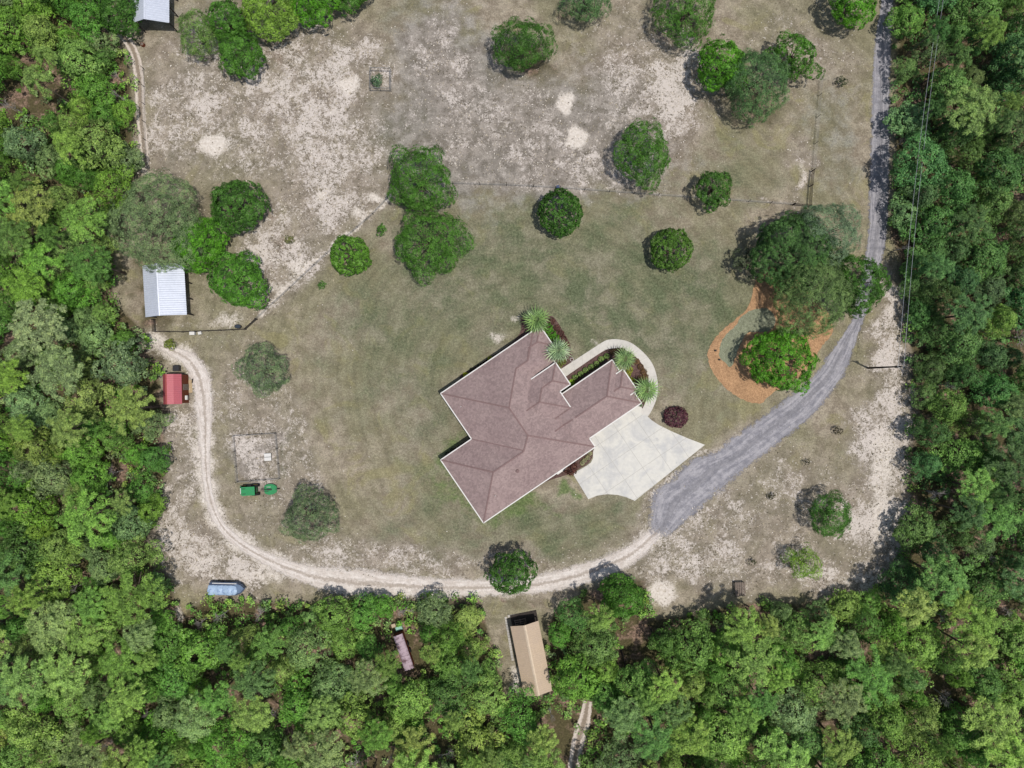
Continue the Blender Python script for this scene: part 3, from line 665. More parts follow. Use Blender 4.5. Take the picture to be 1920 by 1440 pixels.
def crown_mesh(name, seed, lobes, spacing=.62, clump=.46, n_leaf=34, leaf=.27, asp=1.7, mat=None, radial=0.0, zmin=-.3, flat=.65, drop=0.0, wob=.2, wavy=.08):
    rs = np.random.RandomState(seed)
    c, n = lobe_clumps(rs, lobes, spacing, zmin, wob)
    if drop: k = rs.uniform(size=len(c)) > drop; c, n = c[k], n[k]
    if wavy:
        an = np.arctan2(c[:, 1], c[:, 0]); ph = rs.uniform(0, 6.28, 4); sc_ = 1 + wavy * (np.sin(2 * an + ph[0]) + .8 * np.sin(3 * an + ph[1]) + .6 * np.sin(5 * an + ph[2]) + .5 * np.sin(8 * an + ph[3]))
        c = c * np.stack([sc_, sc_, np.ones_like(sc_)], 1)
    q = rs.uniform(.5, 1.1, 3); tn = .5 + .22 * np.sin(c[:, 0] * q[0] * 1.9 + 1.3 * np.sin(c[:, 1] * 1.1)) * np.sin(c[:, 1] * q[1] * 2.1 + c[:, 2]) + rs.uniform(-.34, .34, len(c))
    v, f, t = make_leaves(rs, c, n, clump * rs.uniform(.65, 1.3, len(c)), n_leaf, leaf, asp, flat, radial, tone_clump=np.clip(tn, 0, 1))
    return fast_mesh(name, v, f, mat or M_leaf, {'tone': t})
def trunk_mb(rs, h, r, top, limbs, n=7):
    m = MB(); lean = rs.uniform(-.03, .03, 2) * h
    m.tube([(0, 0, -.1), (lean[0] * .4, lean[1] * .4, h * .5), (lean[0], lean[1], h)], [r * 1.15, r * .8, r * .45], n)
    for (x, y, z, rr) in limbs:
        zb = h * rs.uniform(.35, .75)
        m.tube([(lean[0] * zb / h, lean[1] * zb / h, zb), (x * .5, y * .5, (zb + z) / 2 + .2), (x, y, z)], [r * .4, r * .26, r * .08], 5)
    return m
def limbs_for(lobes): return [(x, y, z, rx) for (x, y, z, rx, ry, rz) in lobes[1:]]

# ------------------------------------------------------------------ yard trees, one mesh each
def place(u, v, hc): return P(u, v, hc)
def yard_tree(u, v, rpx, ht, label, c, name='shade_tree', cat='tree', style='broad', seed=None, ry=None, n=9, lob=.42, irr=.12, drop=0., cz=.56, rzf=.42, leaf=.27, dens=1.0, group=None, core=.72, zmin=-.3):
    seed = seed if seed is not None else int(u * 7 + v * 13) % 100000
    rs = np.random.RandomState(seed); hc = ht * cz
    p = P(u, v, hc); R = rpx * S * (H - hc) / H
    if style != 'glossy': irr += .07; drop += .05; n += 2; lob *= .92; R *= .99
    t = thing(name, label, cat, (p.x, p.y, 0), 0, group)
    lobes = crown_lobes(rs, R, hc, ht * rzf, n, lob, irr, core)
    if ry: lobes = [(x, y * ry, z, a, b * ry, c_) for x, y, z, a, b, c_ in lobes]
    if style == 'fine': me = crown_mesh('crown', seed, lobes, .62 / dens, .52, 46, .17, 2.2, flat=.7, drop=drop, zmin=zmin, wob=.16)
    elif style == 'glossy': me = crown_mesh('crown', seed, lobes, .46 / dens, .30, 22, .26, 1.6, flat=.8, drop=drop, zmin=zmin, wob=.05, wavy=.02)
    elif style == 'feather': me = crown_mesh('crown', seed, lobes, .66 / dens, .60, 46, .30, 4.5, radial=.7, flat=.6, drop=drop, zmin=zmin)
    else: me = crown_mesh('crown', seed, lobes, .62 / dens, .48, 50, leaf * .8, 1.8, drop=drop, zmin=zmin)
    o = link('crown', me, t); o.color = c
    trunk_mb(rs, hc, max(.12, R * .07), hc, limbs_for(lobes)).build('trunk', M_bark, t)
    return t
cDK = col(66, 106, 40, 1.0); cBR = col(82, 136, 36, 1.0); cMD = col(74, 118, 42, 1.0); cGY = col(98, 124, 88, 1.0); cBL = col(86, 120, 74, 1.0); cOL = col(100, 132, 66, 1.0); cLT = col(116, 150, 60, 1.0)
YT = [
 (980, 83, 57, 8.5, 'dark green round tree in the grey sand clearing above the house, near the top middle', cDK, dict(style='feather', lob=.34, n=12)),
 (1102, -4, 46, 8, 'blue green tree cut off by the top edge of the photo', cBL, dict(style='fine')),
 (1287, 22, 62, 8, 'mid green broad tree at the top edge with brown litter below it', cMD, dict(style='fine', n=11)),
 (1600, 6, 46, 8, 'yellow green tree at the top edge right beside the gravel drive', cBR, dict(style='broad')),
 (1352, 124, 54, 8.5, 'bright green tree, left one of the touching trio at upper right', cBR, dict(style='broad', lob=.36)),
 (1416, 152, 66, 9.5, 'dark grey green tree, middle one of the touching trio at upper right', cBL, dict(style='fine', n=11, seed=5, ry=1.1)),
 (1488, 104, 50, 8, 'open lobed green tree, right one of the touching trio at upper right', cMD, dict(n=7, lob=.3, irr=.25, drop=.12, core=.6)),
 (1205, 290, 57, 8.5, 'tall green tree above the wire fence, left of the small fence line tree', cMD, dict(style='feather', n=9, lob=.36, ry=1.18)),
 (1338, 353, 39, 6.5, 'small dark green tree with open shadow left of the wooden fence corner', cDK, dict(n=7, lob=.34, irr=.2, drop=.1)),
 (788, 338, 71, 8.5, 'broad green feathery tree, upper of the touching pair left of the lawn centre', cMD, dict(style='feather', n=12, lob=.3, seed=11)),
 (805, 452, 72, 8.5, 'broad green feathery tree, lower of the touching pair left of the lawn centre', cMD, dict(style='feather', n=12, lob=.3, seed=23)),
 (1050, 398, 43, 6.5, 'glossy dark round tree just below the wire fence across the middle', col(58, 96, 34, 1.), dict(style='glossy', n=12, lob=.28, irr=.05, core=.85)),
 (1259, 467, 40, 5.5, 'small glossy round tree on the open lawn between drive and house', col(70, 104, 38, 1.), dict(style='glossy', n=12, lob=.28, irr=.05, core=.85)),
 (655, 479, 38, 5, 'small round green tree beside the dirt fence line left of the feathery pair', col(80, 122, 40, 1.), dict(style='glossy', n=12, lob=.28, irr=.05, core=.85)),
 (495, 695, 52, 6.5, 'grey green irregular oak on the lawn right of the red roofed shed', col(106, 128, 92, 1.0), dict(style='fine', n=9, lob=.36, irr=.2)),
 (580, 968, 57, 7, 'grey green round oak just right of the green tractor', col(100, 122, 86, 1.0), dict(style='fine', n=12, lob=.3)),
 (960, 1074, 44, 8, 'green tree overhanging the sand track above the tan roofed shed', cDK, dict(n=9, lob=.34, ry=1.1)),
 (1558, 967, 44, 7.5, 'dense green tree alone in the sandy lower right corner of the clearing', col(74, 118, 48, 1.), dict(style='feather', n=9, lob=.36)),
 (1508, 1056, 38, 5.5, 'sparse light green young tree below the dense tree at lower right', cLT, dict(n=7, lob=.34, irr=.35, drop=.22, core=.62, style='feather')),
 (1465, 672, 67, 7.5, 'bright green very round tree standing in the orange mulch bed', cBR, dict(style='broad', n=14, lob=.3, irr=.06, core=.8)),
 (1484, 468, 84, 10, 'dark green big oak, upper left crown of the clump over the mulch bed', col(70, 104, 54, 1.), dict(style='broad', n=11, irr=.2, seed=31)),
 (1550, 436, 66, 11, 'grey green tall oak at the top of the clump over the mulch bed', col(108, 132, 102, 1.), dict(style='fine', n=10, irr=.2)),
 (1530, 556, 78, 10, 'soft olive green oak at the bottom of the clump over the mulch bed', col(104, 130, 78, 1.), dict(style='fine', n=12, irr=.1, dens=1.12, core=.8)),
 (1606, 530, 60, 9, 'mid green oak leaning over the gravel drive at the right of the clump', cDK, dict(n=9, irr=.25, lob=.38)),
 (1400, 492, 30, 6, 'thin dark oak sapling at the left edge of the clump over the mulch bed', col(78, 88, 66, 1.), dict(n=6, lob=.32, irr=.4, drop=.45, core=.3)),
 (298, 416, 90, 9.5, 'very large grey green oak at left, just above the white roofed barn', col(114, 137, 94, 1.), dict(style='fine', n=14, irr=.02, seed=41)),
 (443, 389, 56, 7.5, 'dark green oak right of the very large grey green oak', cDK, dict(n=10, irr=.15)),
 (374, 462, 54, 7, 'bright green oak directly above the white roofed barn roof', cBR, dict(n=10, irr=.18)),
 (442, 524, 58, 7, 'bright green oak overhanging the pale sandy yard beside the white roofed barn', col(80, 130, 44, 1.), dict(n=10, irr=.16)),
 (450, 99, 46, 6.5, 'dark green round tree at the bottom right of the upper left grove', cMD, dict(n=10, irr=.12, seed=77)),
 (372, 66, 44, 6.5, 'pale grey green tree at the left of the upper left grove', cOL, dict(style='fine', n=9)),
 (425, 40, 42, 7, 'mid green tree in the middle of the upper left grove', cMD, dict(n=9)),
 (505, 16, 58, 7.5, 'bright green wide tree at the top of the upper left grove', cLT, dict(n=11, seed=91)),
 (585, -2, 50, 7, 'bright green tree right end of the upper left grove at the top edge', cBR, dict(n=9)),
 (655, -24, 44, 6.5, 'green tree barely showing at the top edge right of the upper left grove', cMD, dict(n=8)),
 (1166, 1118, 46, 9, 'green tree reaching onto the sand track from the lower woods', cMD, dict(n=10, irr=.2)),
 (225, 22, 46, 6.5, 'dark green tree left of the grey metal shed at the top left', cDK, dict(n=9)),
]
for (u, v, r, ht, lab, c, kw) in YT: yard_tree(u, v, r, ht, lab, c, **kw)
# saplings and small bushes in the clearing
def small_plant(u, v, rpx, ht, label, c, name='sapling', cat='sapling', drop=.3, n=5):
    rs = np.random.RandomState(int(u + v)); hc = ht * .6; p = P(u, v, hc); R = rpx * S
    t = thing(name, label, cat, (p.x, p.y, 0)); lobes = crown_lobes(rs, R, hc, ht * .35, n, .45, .2, .5)
    o = link('crown', crown_mesh('crown', int(u), lobes, .32, .26, 14, .2, 2, drop=drop), t); o.color = c
    trunk_mb(rs, hc, .05, hc, limbs_for(lobes)[:4], 5).build('trunk', M_bark, t)
small_plant(716, 431, 10, 2.2, 'tiny sapling on the dirt strip left of the feathery tree pair', cMD)
small_plant(603, 533, 8, 1.6, 'tiny sapling with orange mulch on the lawn below the dirt fence line', cDK)
small_plant(1578, 153, 11, 1.4, 'small dark spiky plant on the grass strip left of the gravel drive', col(60, 72, 48, 1.), drop=.5)
small_plant(1571, 807, 9, 1.2, 'small dark seedling right of the gravel drive bend', col(66, 62, 44, 1.), drop=.5)
small_plant(1446, 930, 7, 1.0, 'small dark seedling left of the dense lower right tree', col(56, 58, 40, 1.), drop=.5)
small_plant(1410, 1052, 8, 1.1, 'small dark seedling above the wooden pallet rack', col(60, 66, 44, 1.), drop=.5)
small_plant(1512, 867, 7, .9, 'small dark seedling above the dense lower right tree', col(62, 62, 44, 1.), drop=.5)
small_plant(318, 646, 11, 1.6, 'yellow green bush on the sand above the red roofed shed', col(112, 126, 48, 1.), 'bush', 'bush', .1)
small_plant(543, 450, 9, .9, 'low olive bush in the sandy yard right of the oaks', col(104, 108, 66, 1.), 'bush', 'bush', .2)
small_plant(706, 152, 12, 1.8, 'blue green young tree inside the square wire cage', col(84, 116, 84, 1.), drop=.1)

# ------------------------------------------------------------------ woods
rsW = np.random.RandomState(2024)
def pine_crown(seed, R=3.3, zc=9.5):
    rs = np.random.RandomState(seed); cs = []; ns = []; rb = []
    nb = rs.randint(11, 16)
    for k in range(nb):
        t = 2 * math.pi * (k + rs.uniform(-.3, .3)) / nb; L = R * rs.uniform(.72, 1.08); z0 = zc + rs.uniform(-1.3, .4)
        for q in np.linspace(.3, 1, 6):
            for s in range(2):
                tt = t + rs.uniform(-.25, .25) * q
                x, y = L * q * math.cos(tt), L * q * math.sin(tt)
                z = z0 + 1.0 * (1 - q ** 2) + rs.uniform(-.25, .45)
                cs.append((x, y, z)); ns.append((x * .16, y * .16, 1)); rb.append(rs.uniform(.32, .5))
    for k in range(16):
        t = rs.uniform(0, 6.28); q = R * .42 * math.sqrt(rs.uniform()); cs.append((q * math.cos(t), q * math.sin(t), zc + 1.3 - q * .4 + rs.uniform(-.2, .5))); ns.append((0, 0, 1)); rb.append(rs.uniform(.35, .55))
    c = np.array(cs); n = np.array(ns, float); n /= np.linalg.norm(n, axis=1)[:, None]
    v, f, tone = make_leaves(rs, c, n, np.array(rb), 46, .34, 4.2, .8, .85, spread=.75)
    return fast_mesh('crown', v, f, M_leaf, {'tone': tone})
def pine_trunk(seed, h=9.8, R=3.3):
    rs = np.random.RandomState(seed); m = MB(); m.tube([(0, 0, -.1), (.1, .05, h * .5), (0, 0, h)], [.2, .15, .07], 6)
    for k in range(9):
        t = rs.uniform(0, 6.28); z = h * rs.uniform(.72, .95); L = R * rs.uniform(.6, .95)
        m.tube([(0, 0, z), (L * .5 * math.cos(t), L * .5 * math.sin(t), z + .3), (L * math.cos(t), L * math.sin(t), z + .35)], [.06, .04, .015], 4, cap=False)
    return m.mesh('trunk', M_bark)
def bare_crown(seed, R=2.6, zc=4.0):
    rs = np.random.RandomState(seed); m = MB()
    def grow(p, d, L, r, lv):
        q = p + d * L; mid = (p + q) / 2 + Vector(rs.normal(size=3) * L * .08); m.tube([p, mid, q], [r, r * .8, r * .55], 4 if lv < 2 else 3, cap=False)
        if lv >= 4: return
        for k in range(3 if lv else 5):
            dd = (d + Vector(rs.normal(size=3)) * .55 + Vector((0, 0, .1))).normalized(); grow(q if k else mid, dd, L * rs.uniform(.6, .82), r * .58, lv + 1)
    grow(Vector((0, 0, zc * .45)), Vector((0, 0, 1)), zc * .25, .09, 0)
    return m.mesh('branches', M_deadwood)
broad_protos = []; pine_protos = []; bare_protos = []
for k in range(10):
    rs = np.random.RandomState(500 + k); zc = 4.4; lobes = crown_lobes(rs, 3.3, zc, 2.6, rs.randint(7, 13), rs.uniform(.26, .38), .30, .58)
    st = k % 3
    if st == 0: cm = crown_mesh('crown', 500 + k, lobes, .60, .46, 38, .24, 1.8, drop=.06, wavy=.1)
    elif st == 1: cm = crown_mesh('crown', 500 + k, lobes, .56, .46, 34, .20, 2.2, drop=.08, wob=.2, wavy=.1)
    else: cm = crown_mesh('crown', 500 + k, lobes, .62, .52, 38, .27, 2.4, radial=.4, drop=.1, wavy=.1)
    broad_protos.append((cm, trunk_mb(rs, zc, .17, zc, limbs_for(lobes)[:6], 6).mesh('trunk', M_bark)))
for k in range(7): pine_protos.append((pine_crown(700 + k), pine_trunk(700 + k)))
for k in range(3): bare_protos.append((bare_crown(800 + k), MB().tube([(0, 0, -.1), (.05, 0, 1.9)], [.12, .09], 6).mesh('trunk', M_deadwood)))

HOLES = [(1192, 1212, 34), (1190, 1180, 26), (105, 168, 26), (75, 200, 20), (1096, 1350, 22), (1085, 1400, 22), (1076, 1440, 20), (1098, 1325, 14), (334, 1155, 20), (240, 560, 30), (255, 600, 22), (300, 655, 22), (762, 1225, 26), (752, 1195, 22), (772, 1250, 20),
         (985, 1180, 40), (998, 1235, 34), (1010, 1290, 28), (945, 1200, 14), (960, 1250, 22), (280, 20, 46), (300, 30, 40), (300, 730, 30), (312, 560, 48), (300, 520, 40), (420, 1100, 34), (250, 100, 18), (95, 340, 14), (1700, 180, 10)]
def region_tone(u, v, r):
    """foliage colour by which side of the clearing it grows on, sRGB"""
    if u > 1660 and v < 1120: base = [(76, 114, 60), (86, 124, 60), (70, 106, 54), (98, 134, 60), (92, 122, 70)][r.choice(5, p=[.3, .25, .2, .15, .1])]
    elif u < 320 and v < 1060: base = [(76, 118, 44), (90, 132, 46), (112, 142, 66), (106, 130, 80), (104, 138, 52)][r.choice(5, p=[.26, .24, .2, .18, .12])]
    else: base = [(108, 144, 62), (90, 134, 50), (114, 146, 66), (84, 122, 54), (106, 134, 76), (120, 146, 66)][r.choice(6, p=[.28, .22, .14, .16, .15, .05])]
    k = r.uniform(1.04, 1.2) if v > 1000 or u < 400 else r.uniform(1.0, 1.18); m_ = sum(base) / 3.0
    return tuple(min(200, max(10, (x * .88 + m_ * .12) * k + r.randint(-5, 6))) for x in base)
def in_clear(u, v, r):
    U = np.array([[u]], float); V = np.array([[v]], float); d = float(dist_poly(U, V, CLEAR)[0, 0])
    return (d if in_poly(U, V, CLEAR)[0, 0] else -d) > -r
accepted = []
def try_fill(n_try, rlo, rhi, sepf, margin):
    for _ in range(n_try):
        u = rsW.uniform(-margin, 1920 + margin); v = rsW.uniform(-margin, 1440 + margin); r = rsW.uniform(rlo, rhi)
        if in_clear(u, v, r * .62): continue
        if any((u - x) ** 2 + (v - y) ** 2 < (q + r * .75) ** 2 for x, y, q in HOLES): continue
        if any((u - a[0]) ** 2 + (v - a[1]) ** 2 < ((r + a[2]) * sepf) ** 2 for a in accepted): continue
        if any((u - t_[0]) ** 2 + (v - t_[1]) ** 2 < ((r + t_[2]) * .75) ** 2 for t_ in YT): continue
        accepted.append([u, v, r])
try_fill(700, 40, 50, .70, 45)
try_fill(3600, 29, 39, .68, 45)
try_fill(9000, 20, 29, .68, 45)
LEFT = [(20, 'grey metal shed'), (120, 'rut track curve'), (230, 'straight rut track'), (400, 'huge grey oak'), (560, 'white roofed barn'), (660, 'yellow green bush'), (740, 'red roofed shed'), (860, 'fenced garden plot'), (930, 'green tractor'), (1090, 'tarped boat'), (1250, 'lower left corner'), (1400, 'bottom left corner')]
BOT = [(60, 'bottom left corner'), (250, 'small sand gap'), (420, 'tarped boat'), (580, 'widest sand track'), (750, 'rusty trailer'), (900, 'tan shed left wall'), (1000, 'tan roofed shed'), (1100, 'woodland track'), (1200, 'brown bare patch'), (1390, 'wooden pallet rack'), (1510, 'sparse young tree'), (1650, 'clearing corner'), (1850, 'bottom right corner')]
RIGHT = [(40, 'gravel drive top'), (160, 'grass strip'), (330, 'wooden fence corner'), (450, 'narrow drive'), (560, 'overhead wires'), (690, 'utility pole'), (800, 'drive bend'), (960, 'dense lone tree'), (1080, 'sandy corner'), (1250, 'lower right corner')]
def where(u, v):
    if v > 1090 and 330 < u < 1700: L, x, side, ax = BOT, u, 'bottom', 'u'
    elif u >= 1600: L, x, side, ax = RIGHT, v, 'right', 'v'
    elif v > 1090 or u > 400: L, x, side, ax = BOT, u, 'bottom', 'u'
    else: L, x, side, ax = LEFT, v, 'left', 'v'
    return side, min(L, key=lambda a: abs(a[0] - x))[1], ax
wood_items = []
for (u, v, r) in accepted:
    d = -float(dist_poly(np.array([[u]]), np.array([[v]]), CLEAR)[0, 0])
    rgb = region_tone(u, v, rsW)
    pp = .42 if v > 1080 else (.24 if u < 400 else .20)
    k = rsW.uniform()
    kind = 'pine' if k < pp and d < (-45 if u < 1600 else -75) else ('bare' if k > .95 else 'broad')
    wood_items.append((u, v, r, kind, rgb, -d))
recs = []
for (u, v, r, kind, rgb, d) in wood_items:
    if kind == 'pine':
        cme, tme = pine_protos[rsW.randint(len(pine_protos))]; ht = rsW.uniform(.8, 1.12); hc = 10.2 * ht; nm = 'pine_tree'
        rgb = (rgb[0] + 10, rgb[1] + 8, rgb[2] + 8)
    elif kind == 'bare':
        cme, tme = bare_protos[rsW.randint(3)]; ht = rsW.uniform(.9, 1.3); hc = 3.6 * ht; nm = 'bare_tree'
    else:
        cme, tme = broad_protos[rsW.randint(len(broad_protos))]; ht = rsW.uniform(.8, 1.25) * (.6 + r / 90.0) * (.8 if d < 45 else 1); hc = 4.8 * ht; nm = 'woodland_tree'
    p = P(u, v, hc); s = r * S * (H - hc) / H / 3.3 * (1.08 if kind != 'bare' else 1.15)
    t = bpy.data.objects.new(nm, None); C.objects.link(t); t.location = (p.x, p.y, 0); t.rotation_euler = (0, 0, rsW.uniform(0, 6.28)); t.scale = (s, s * rsW.uniform(.88, 1.12), ht); t.empty_display_size = .3
    o = link('branches' if kind == 'bare' else 'crown', cme, t); o.color = col(*rgb, 1.0); link('trunk', tme, t)
    recs.append((t, u, v, r, kind, rgb, d))
def tone_word(rgb, kind):
    if kind == 'bare': return 'leafless grey'
    r, g, b = rgb
    if kind == 'pine': return 'yellow green' if r > 140 else ('soft grey green' if b > 90 else 'mid green')
    if r >= 140: return 'yellow green'
    if b >= 86: return 'grey green'
    if g >= 152: return 'bright green'
    if g >= 132: return 'mid green'
    return 'dark green'
groups = {}
for rec in recs:
    t, u, v, r, kind, rgb, d = rec; side, lm, ax = where(u, v)
    size = 'large' if r > 42 else ('medium' if r > 32 else 'small')
    noun = {'pine': 'pine', 'bare': 'tree', 'broad': 'tree'}[kind]
    dep = 'at the edge' if d < 45 else ('just inside' if d < 110 else 'deep inside')
    rel = 'by'
    key = f'{size} {tone_word(rgb, kind)} {noun}|{dep} {side} woods by {lm}'
    groups.setdefault(key, []).append((rec, ax))
ORD = ['first', 'second', 'third', 'fourth', 'fifth', 'sixth', 'seventh', 'eighth', 'ninth', 'tenth']
for key, L in groups.items():
    a, b_ = key.split('|'); dep, rest = b_.split(' woods by '); side = dep.split()[-1]; dep = ' '.join(dep.split()[:-1])
    base = f'{a} {dep} {side} woods by {rest}'.replace('at the edge ', 'edging the ').replace('just inside ', 'inside ').replace('deep inside ', 'deep in ')
    L.sort(key=lambda x: x[0][1] if x[1] == 'u' else x[0][2])
    for i, (rec, ax) in enumerate(L):
        lab = base
        if len(L) > 1:
            pos = ('leftmost' if i == 0 else 'rightmost' if i == len(L) - 1 else ORD[i] + ' from left') if ax == 'u' else ('topmost' if i == 0 else 'bottommost' if i == len(L) - 1 else ORD[i] + ' from top')
            lab = base + ', ' + pos
        tag(rec[0], lab, 'tree', {'pine': 'pines in the woods around the clearing', 'bare': 'leafless trees in the woods', 'broad': 'leafy trees in the woods around the clearing'}[rec[4]])
print('woods', len(recs), {k: sum(1 for r_ in recs if r_[4] == k) for k in ('pine', 'broad', 'bare')})

# undergrowth: low bushes that cannot be told apart, one object
def undergrowth():
    rs = np.random.RandomState(99); cs = []; tn = []; rr = []
    n = 0
    U = rs.uniform(-60, 1980, 16000); V = rs.uniform(-60, 1500, 16000)
    ins = in_poly(U, V, CLEAR); d = dist_poly(U, V, CLEAR)
    for u, v, i_, dd in zip(U, V, ins, d):
        if i_ and dd > 3: continue
        if n > 5200: break
        if any((u - x) ** 2 + (v - y) ** 2 < (q * .8) ** 2 for x, y, q in HOLES): continue
        s = math.sin(u * .021 + 1.3) * math.sin(v * .027 + u * .008) + rs.uniform(-.5, .5)
        if s < -.5: continue
        n += 1; h = rs.uniform(.5, 2.4); p = P(u, v, h); R = rs.uniform(.5, 1.25)
        c = np.array(col(*region_tone(u, v, rs), 1.0)) * rs.uniform(.85, 1.2)
        for k in range(3):
            cs.append((p.x + rs.uniform(-.6, .6) * R, p.y + rs.uniform(-.6, .6) * R, h * rs.uniform(.55, 1))); rr.append(R * rs.uniform(.5, .8)); tn.append(c)
    cs = np.array(cs); rr = np.array(rr); nn = np.tile([0, 0, 1.], (len(cs), 1)); K = 14
    v, f, t = make_leaves(rs, cs, nn, rr, K, .36, 1.8, .8)
    tint = np.repeat(np.array(tn), K, axis=0); tint[:, 3] = 1
    o = link('undergrowth', fast_mesh('undergrowth', v, f, M_leaf_tint, {'tone': t, 'tint': tint})); o['kind'] = 'stuff'
    tag(o, 'low bushes and brambles filling the floor of the woods', 'undergrowth')
undergrowth()

# dry grass tufts, fallen leaves and limestone crumbs scattered over the clearing: one object
def tufts():
    rs = np.random.RandomState(55); N = 260000
    U = rs.uniform(170, 1720, N); V = rs.uniform(-20, 1180, N)
    k = in_poly(U, V, CLEAR); U, V = U[k], V[k]
    m = np.maximum(blobs(U, V, MOTT), .9 * blobs(U, V, SAND)); g = blobs(U, V, GREEN)
    pr = (.012 + .62 * m ** 1.5) * (1 - .8 * g * (1 - m)) * np.where(in_poly(U, V, LAWN), .12, 1); k = rs.uniform(size=len(U)) < pr * .42; U, V, m = U[k], V[k], m[k]
    for poly, mg in ((DRIVE, 1), ([(828, 736), (1012, 610), (1205, 752), (906, 982)], 0), (OUT, 0), (WO + WI[::-1], 0), ([(955, 1150), (1012, 1140), (1040, 1300), (980, 1310)], 0)):
        k = ~in_poly(U, V, poly); U, V, m = U[k], V[k], m[k]
    for line, w in ((TRACK_C, 13), ([(1665, 0), (1652, 200), (1645, 430), (1615, 560), (1560, 700), (1450, 800), (1330, 895), (1240, 980)], 20)):
        k = dist_poly(U, V, line, False) > w; U, V, m = U[k], V[k], m[k]
    n = len(U); c = np.stack([(U - 960) * S, (720 - V) * S, rs.uniform(.02, .07, n)], 1)
    t = rs.uniform(0, 2 * math.pi, n) ; L = rs.uniform(.04, .14, n) * (1 + .4 * m); Wd = L * rs.uniform(.25, .6, n)
    a = np.stack([np.cos(t) * L, np.sin(t) * L, rs.uniform(-.015, .015, n)], 1); b = np.stack([-np.sin(t) * Wd, np.cos(t) * Wd, rs.uniform(-.015, .015, n)], 1)
    v = np.stack([c - a, c + b + a * .3, c + a, c - b + a * .2], 1).reshape(-1, 3); f = np.arange(n * 4).reshape(n, 4)
    pal = np.array([col(236, 228, 216), col(212, 200, 182), col(188, 176, 150), col(92, 88, 66), col(76, 70, 56)]); w = rs.choice(5, n, p=[.30, .28, .20, .14, .08])
    tint = pal[w] * rs.uniform(.8, 1.1, (n, 1)); tint[:, 3] = 1
    b_ = NB('dry_grass_and_leaves'); mt = b_.done(b_.bsdf(b_.attr('tint'), .95, .1))
    o = link('grass_tufts', fast_mesh('grass_tufts', v, f, mt, {'tint': tint})); o['kind'] = 'stuff'
    tag(o, 'dry grass tufts and pale leaf crumbs scattered over the sandy clearing', 'grass'); print('tufts', n)
tufts()

# ------------------------------------------------------------------ garden plants by the house
def bush_mesh(seed, R, h, spacing=.24, leaf=.13, n_leaf=16, wob=.05):
    return crown_mesh('bush', seed, [(0, 0, h * .42, R, R, h * .58)], spacing, .16, n_leaf, leaf, 1.6, zmin=-.4, flat=.8, wob=wob, wavy=0)
cone_h = [bush_mesh(900 + k, .58, .95) for k in range(3)]; low_h = [bush_mesh(910 + k, .52, .6, .22, .12) for k in range(3)]
def bush(u, v, rpx, me, base_r, c, label, name='round_shrub', cat='shrub', group=None, h=.8):
    p = P(u, v, h * .5); o = link(name, me); s = rpx * S / base_r; o.location = (p.x, p.y, .03); o.scale = (s, s, max(.8, s)); o.rotation_euler = (0, 0, u); o.color = c
    tag(o, label, cat, group); return o
hg = [(740, 925), (805, 885), (865, 840), (928, 805), (993, 768), (1045, 712), (1110, 678)]
_hn = ['first (lowest left)', 'second', 'third', 'middle', 'fifth', 'sixth', 'last (nearest the palm)']
hn = ['first and lowest left', 'second from left', 'third from left', 'middle', 'fifth from left', 'sixth from left', 'last, nearest the palm,']
for i, (x, y) in enumerate(hg):
    u, v = z2(x, y); bush(u, v, 4.9, cone_h[i % 3], .58, col(124, 152, 84, 1.), f'{hn[i]} green clipped shrub in the hedge row between walkway and garage wing', 'hedge_shrub', 'shrub', 'clipped green hedge shrubs')
bush(*z2(697, 985), 5.5, low_h[0], .52, col(140, 180, 50, 1.), 'lime green small shrub at the lower left end of the hedge row')
browns = [((1185, 622), 'brown mounded shrub at the top of the curved bed, left of the palm'), ((1243, 612), 'brown mounded shrub at the top of the curved bed, second from left'), ((1300, 616), 'brown mounded shrub partly under the upper fronds in the curved bed'),
          ((1462, 735), 'brown mounded shrub inside the walkway curve, uppermost of four'), ((1512, 800), 'brown mounded shrub inside the walkway curve, second of four'), ((1546, 860), 'brown mounded shrub inside the walkway curve, third of four'), ((1566, 918), 'brown mounded shrub inside the walkway curve, lowest of four'), ((1508, 938), 'dark brown shrub beside the lower palm in the curved bed'),
          ((470, 262), 'dark brown mounded shrub at the top of the north bed beside the palm'), ((530, 345), 'dark brown mounded shrub in the north bed, second from top'), ((576, 408), 'dark brown mounded shrub in the north bed, third from top'), ((606, 472), 'dark brown mounded shrub in the north bed, fourth from top'), ((642, 540), 'dark brown mounded shrub in the north bed, lowest one')]
for i, ((x, y), lab) in enumerate(browns):
    bush(*z2(x, y), 5.3, low_h[i % 3], .52, col(112, 88, 62, 1.) if i < 8 else col(92, 62, 56, 1.), lab, 'mounded_shrub', 'shrub', 'brown mounded shrubs', .5)
for (x, y), lab in [((1385, 835), 'yellow green shrub against the garage eave, upper of three'), ((1362, 885), 'yellow shrub against the garage eave, middle of three'), ((1408, 965), 'yellow green shrub against the garage eave, lowest of three'), ((600, 740), 'olive bronze shrub at the foot of the walkway near the entry'), ((560, 770), 'green shrub between the entry wing corner and the middle palm')]:
    bush(*z2(x, y), 5.5, low_h[1], .52, col(150, 156, 54, 1.) if 'yellow' in lab else col(110, 120, 56, 1.), lab)
for (x, y), lab in [((425, 350), 'bright green leafy shrub beside the north corner of the house'), ((465, 420), 'bright green leafy shrub, second along the north east wall'), ((505, 470), 'bright green leafy shrub touching the middle palm')]:
    bush(*z2(x, y), 8, cone_h[1], .58, col(80, 132, 40, 1.), lab)
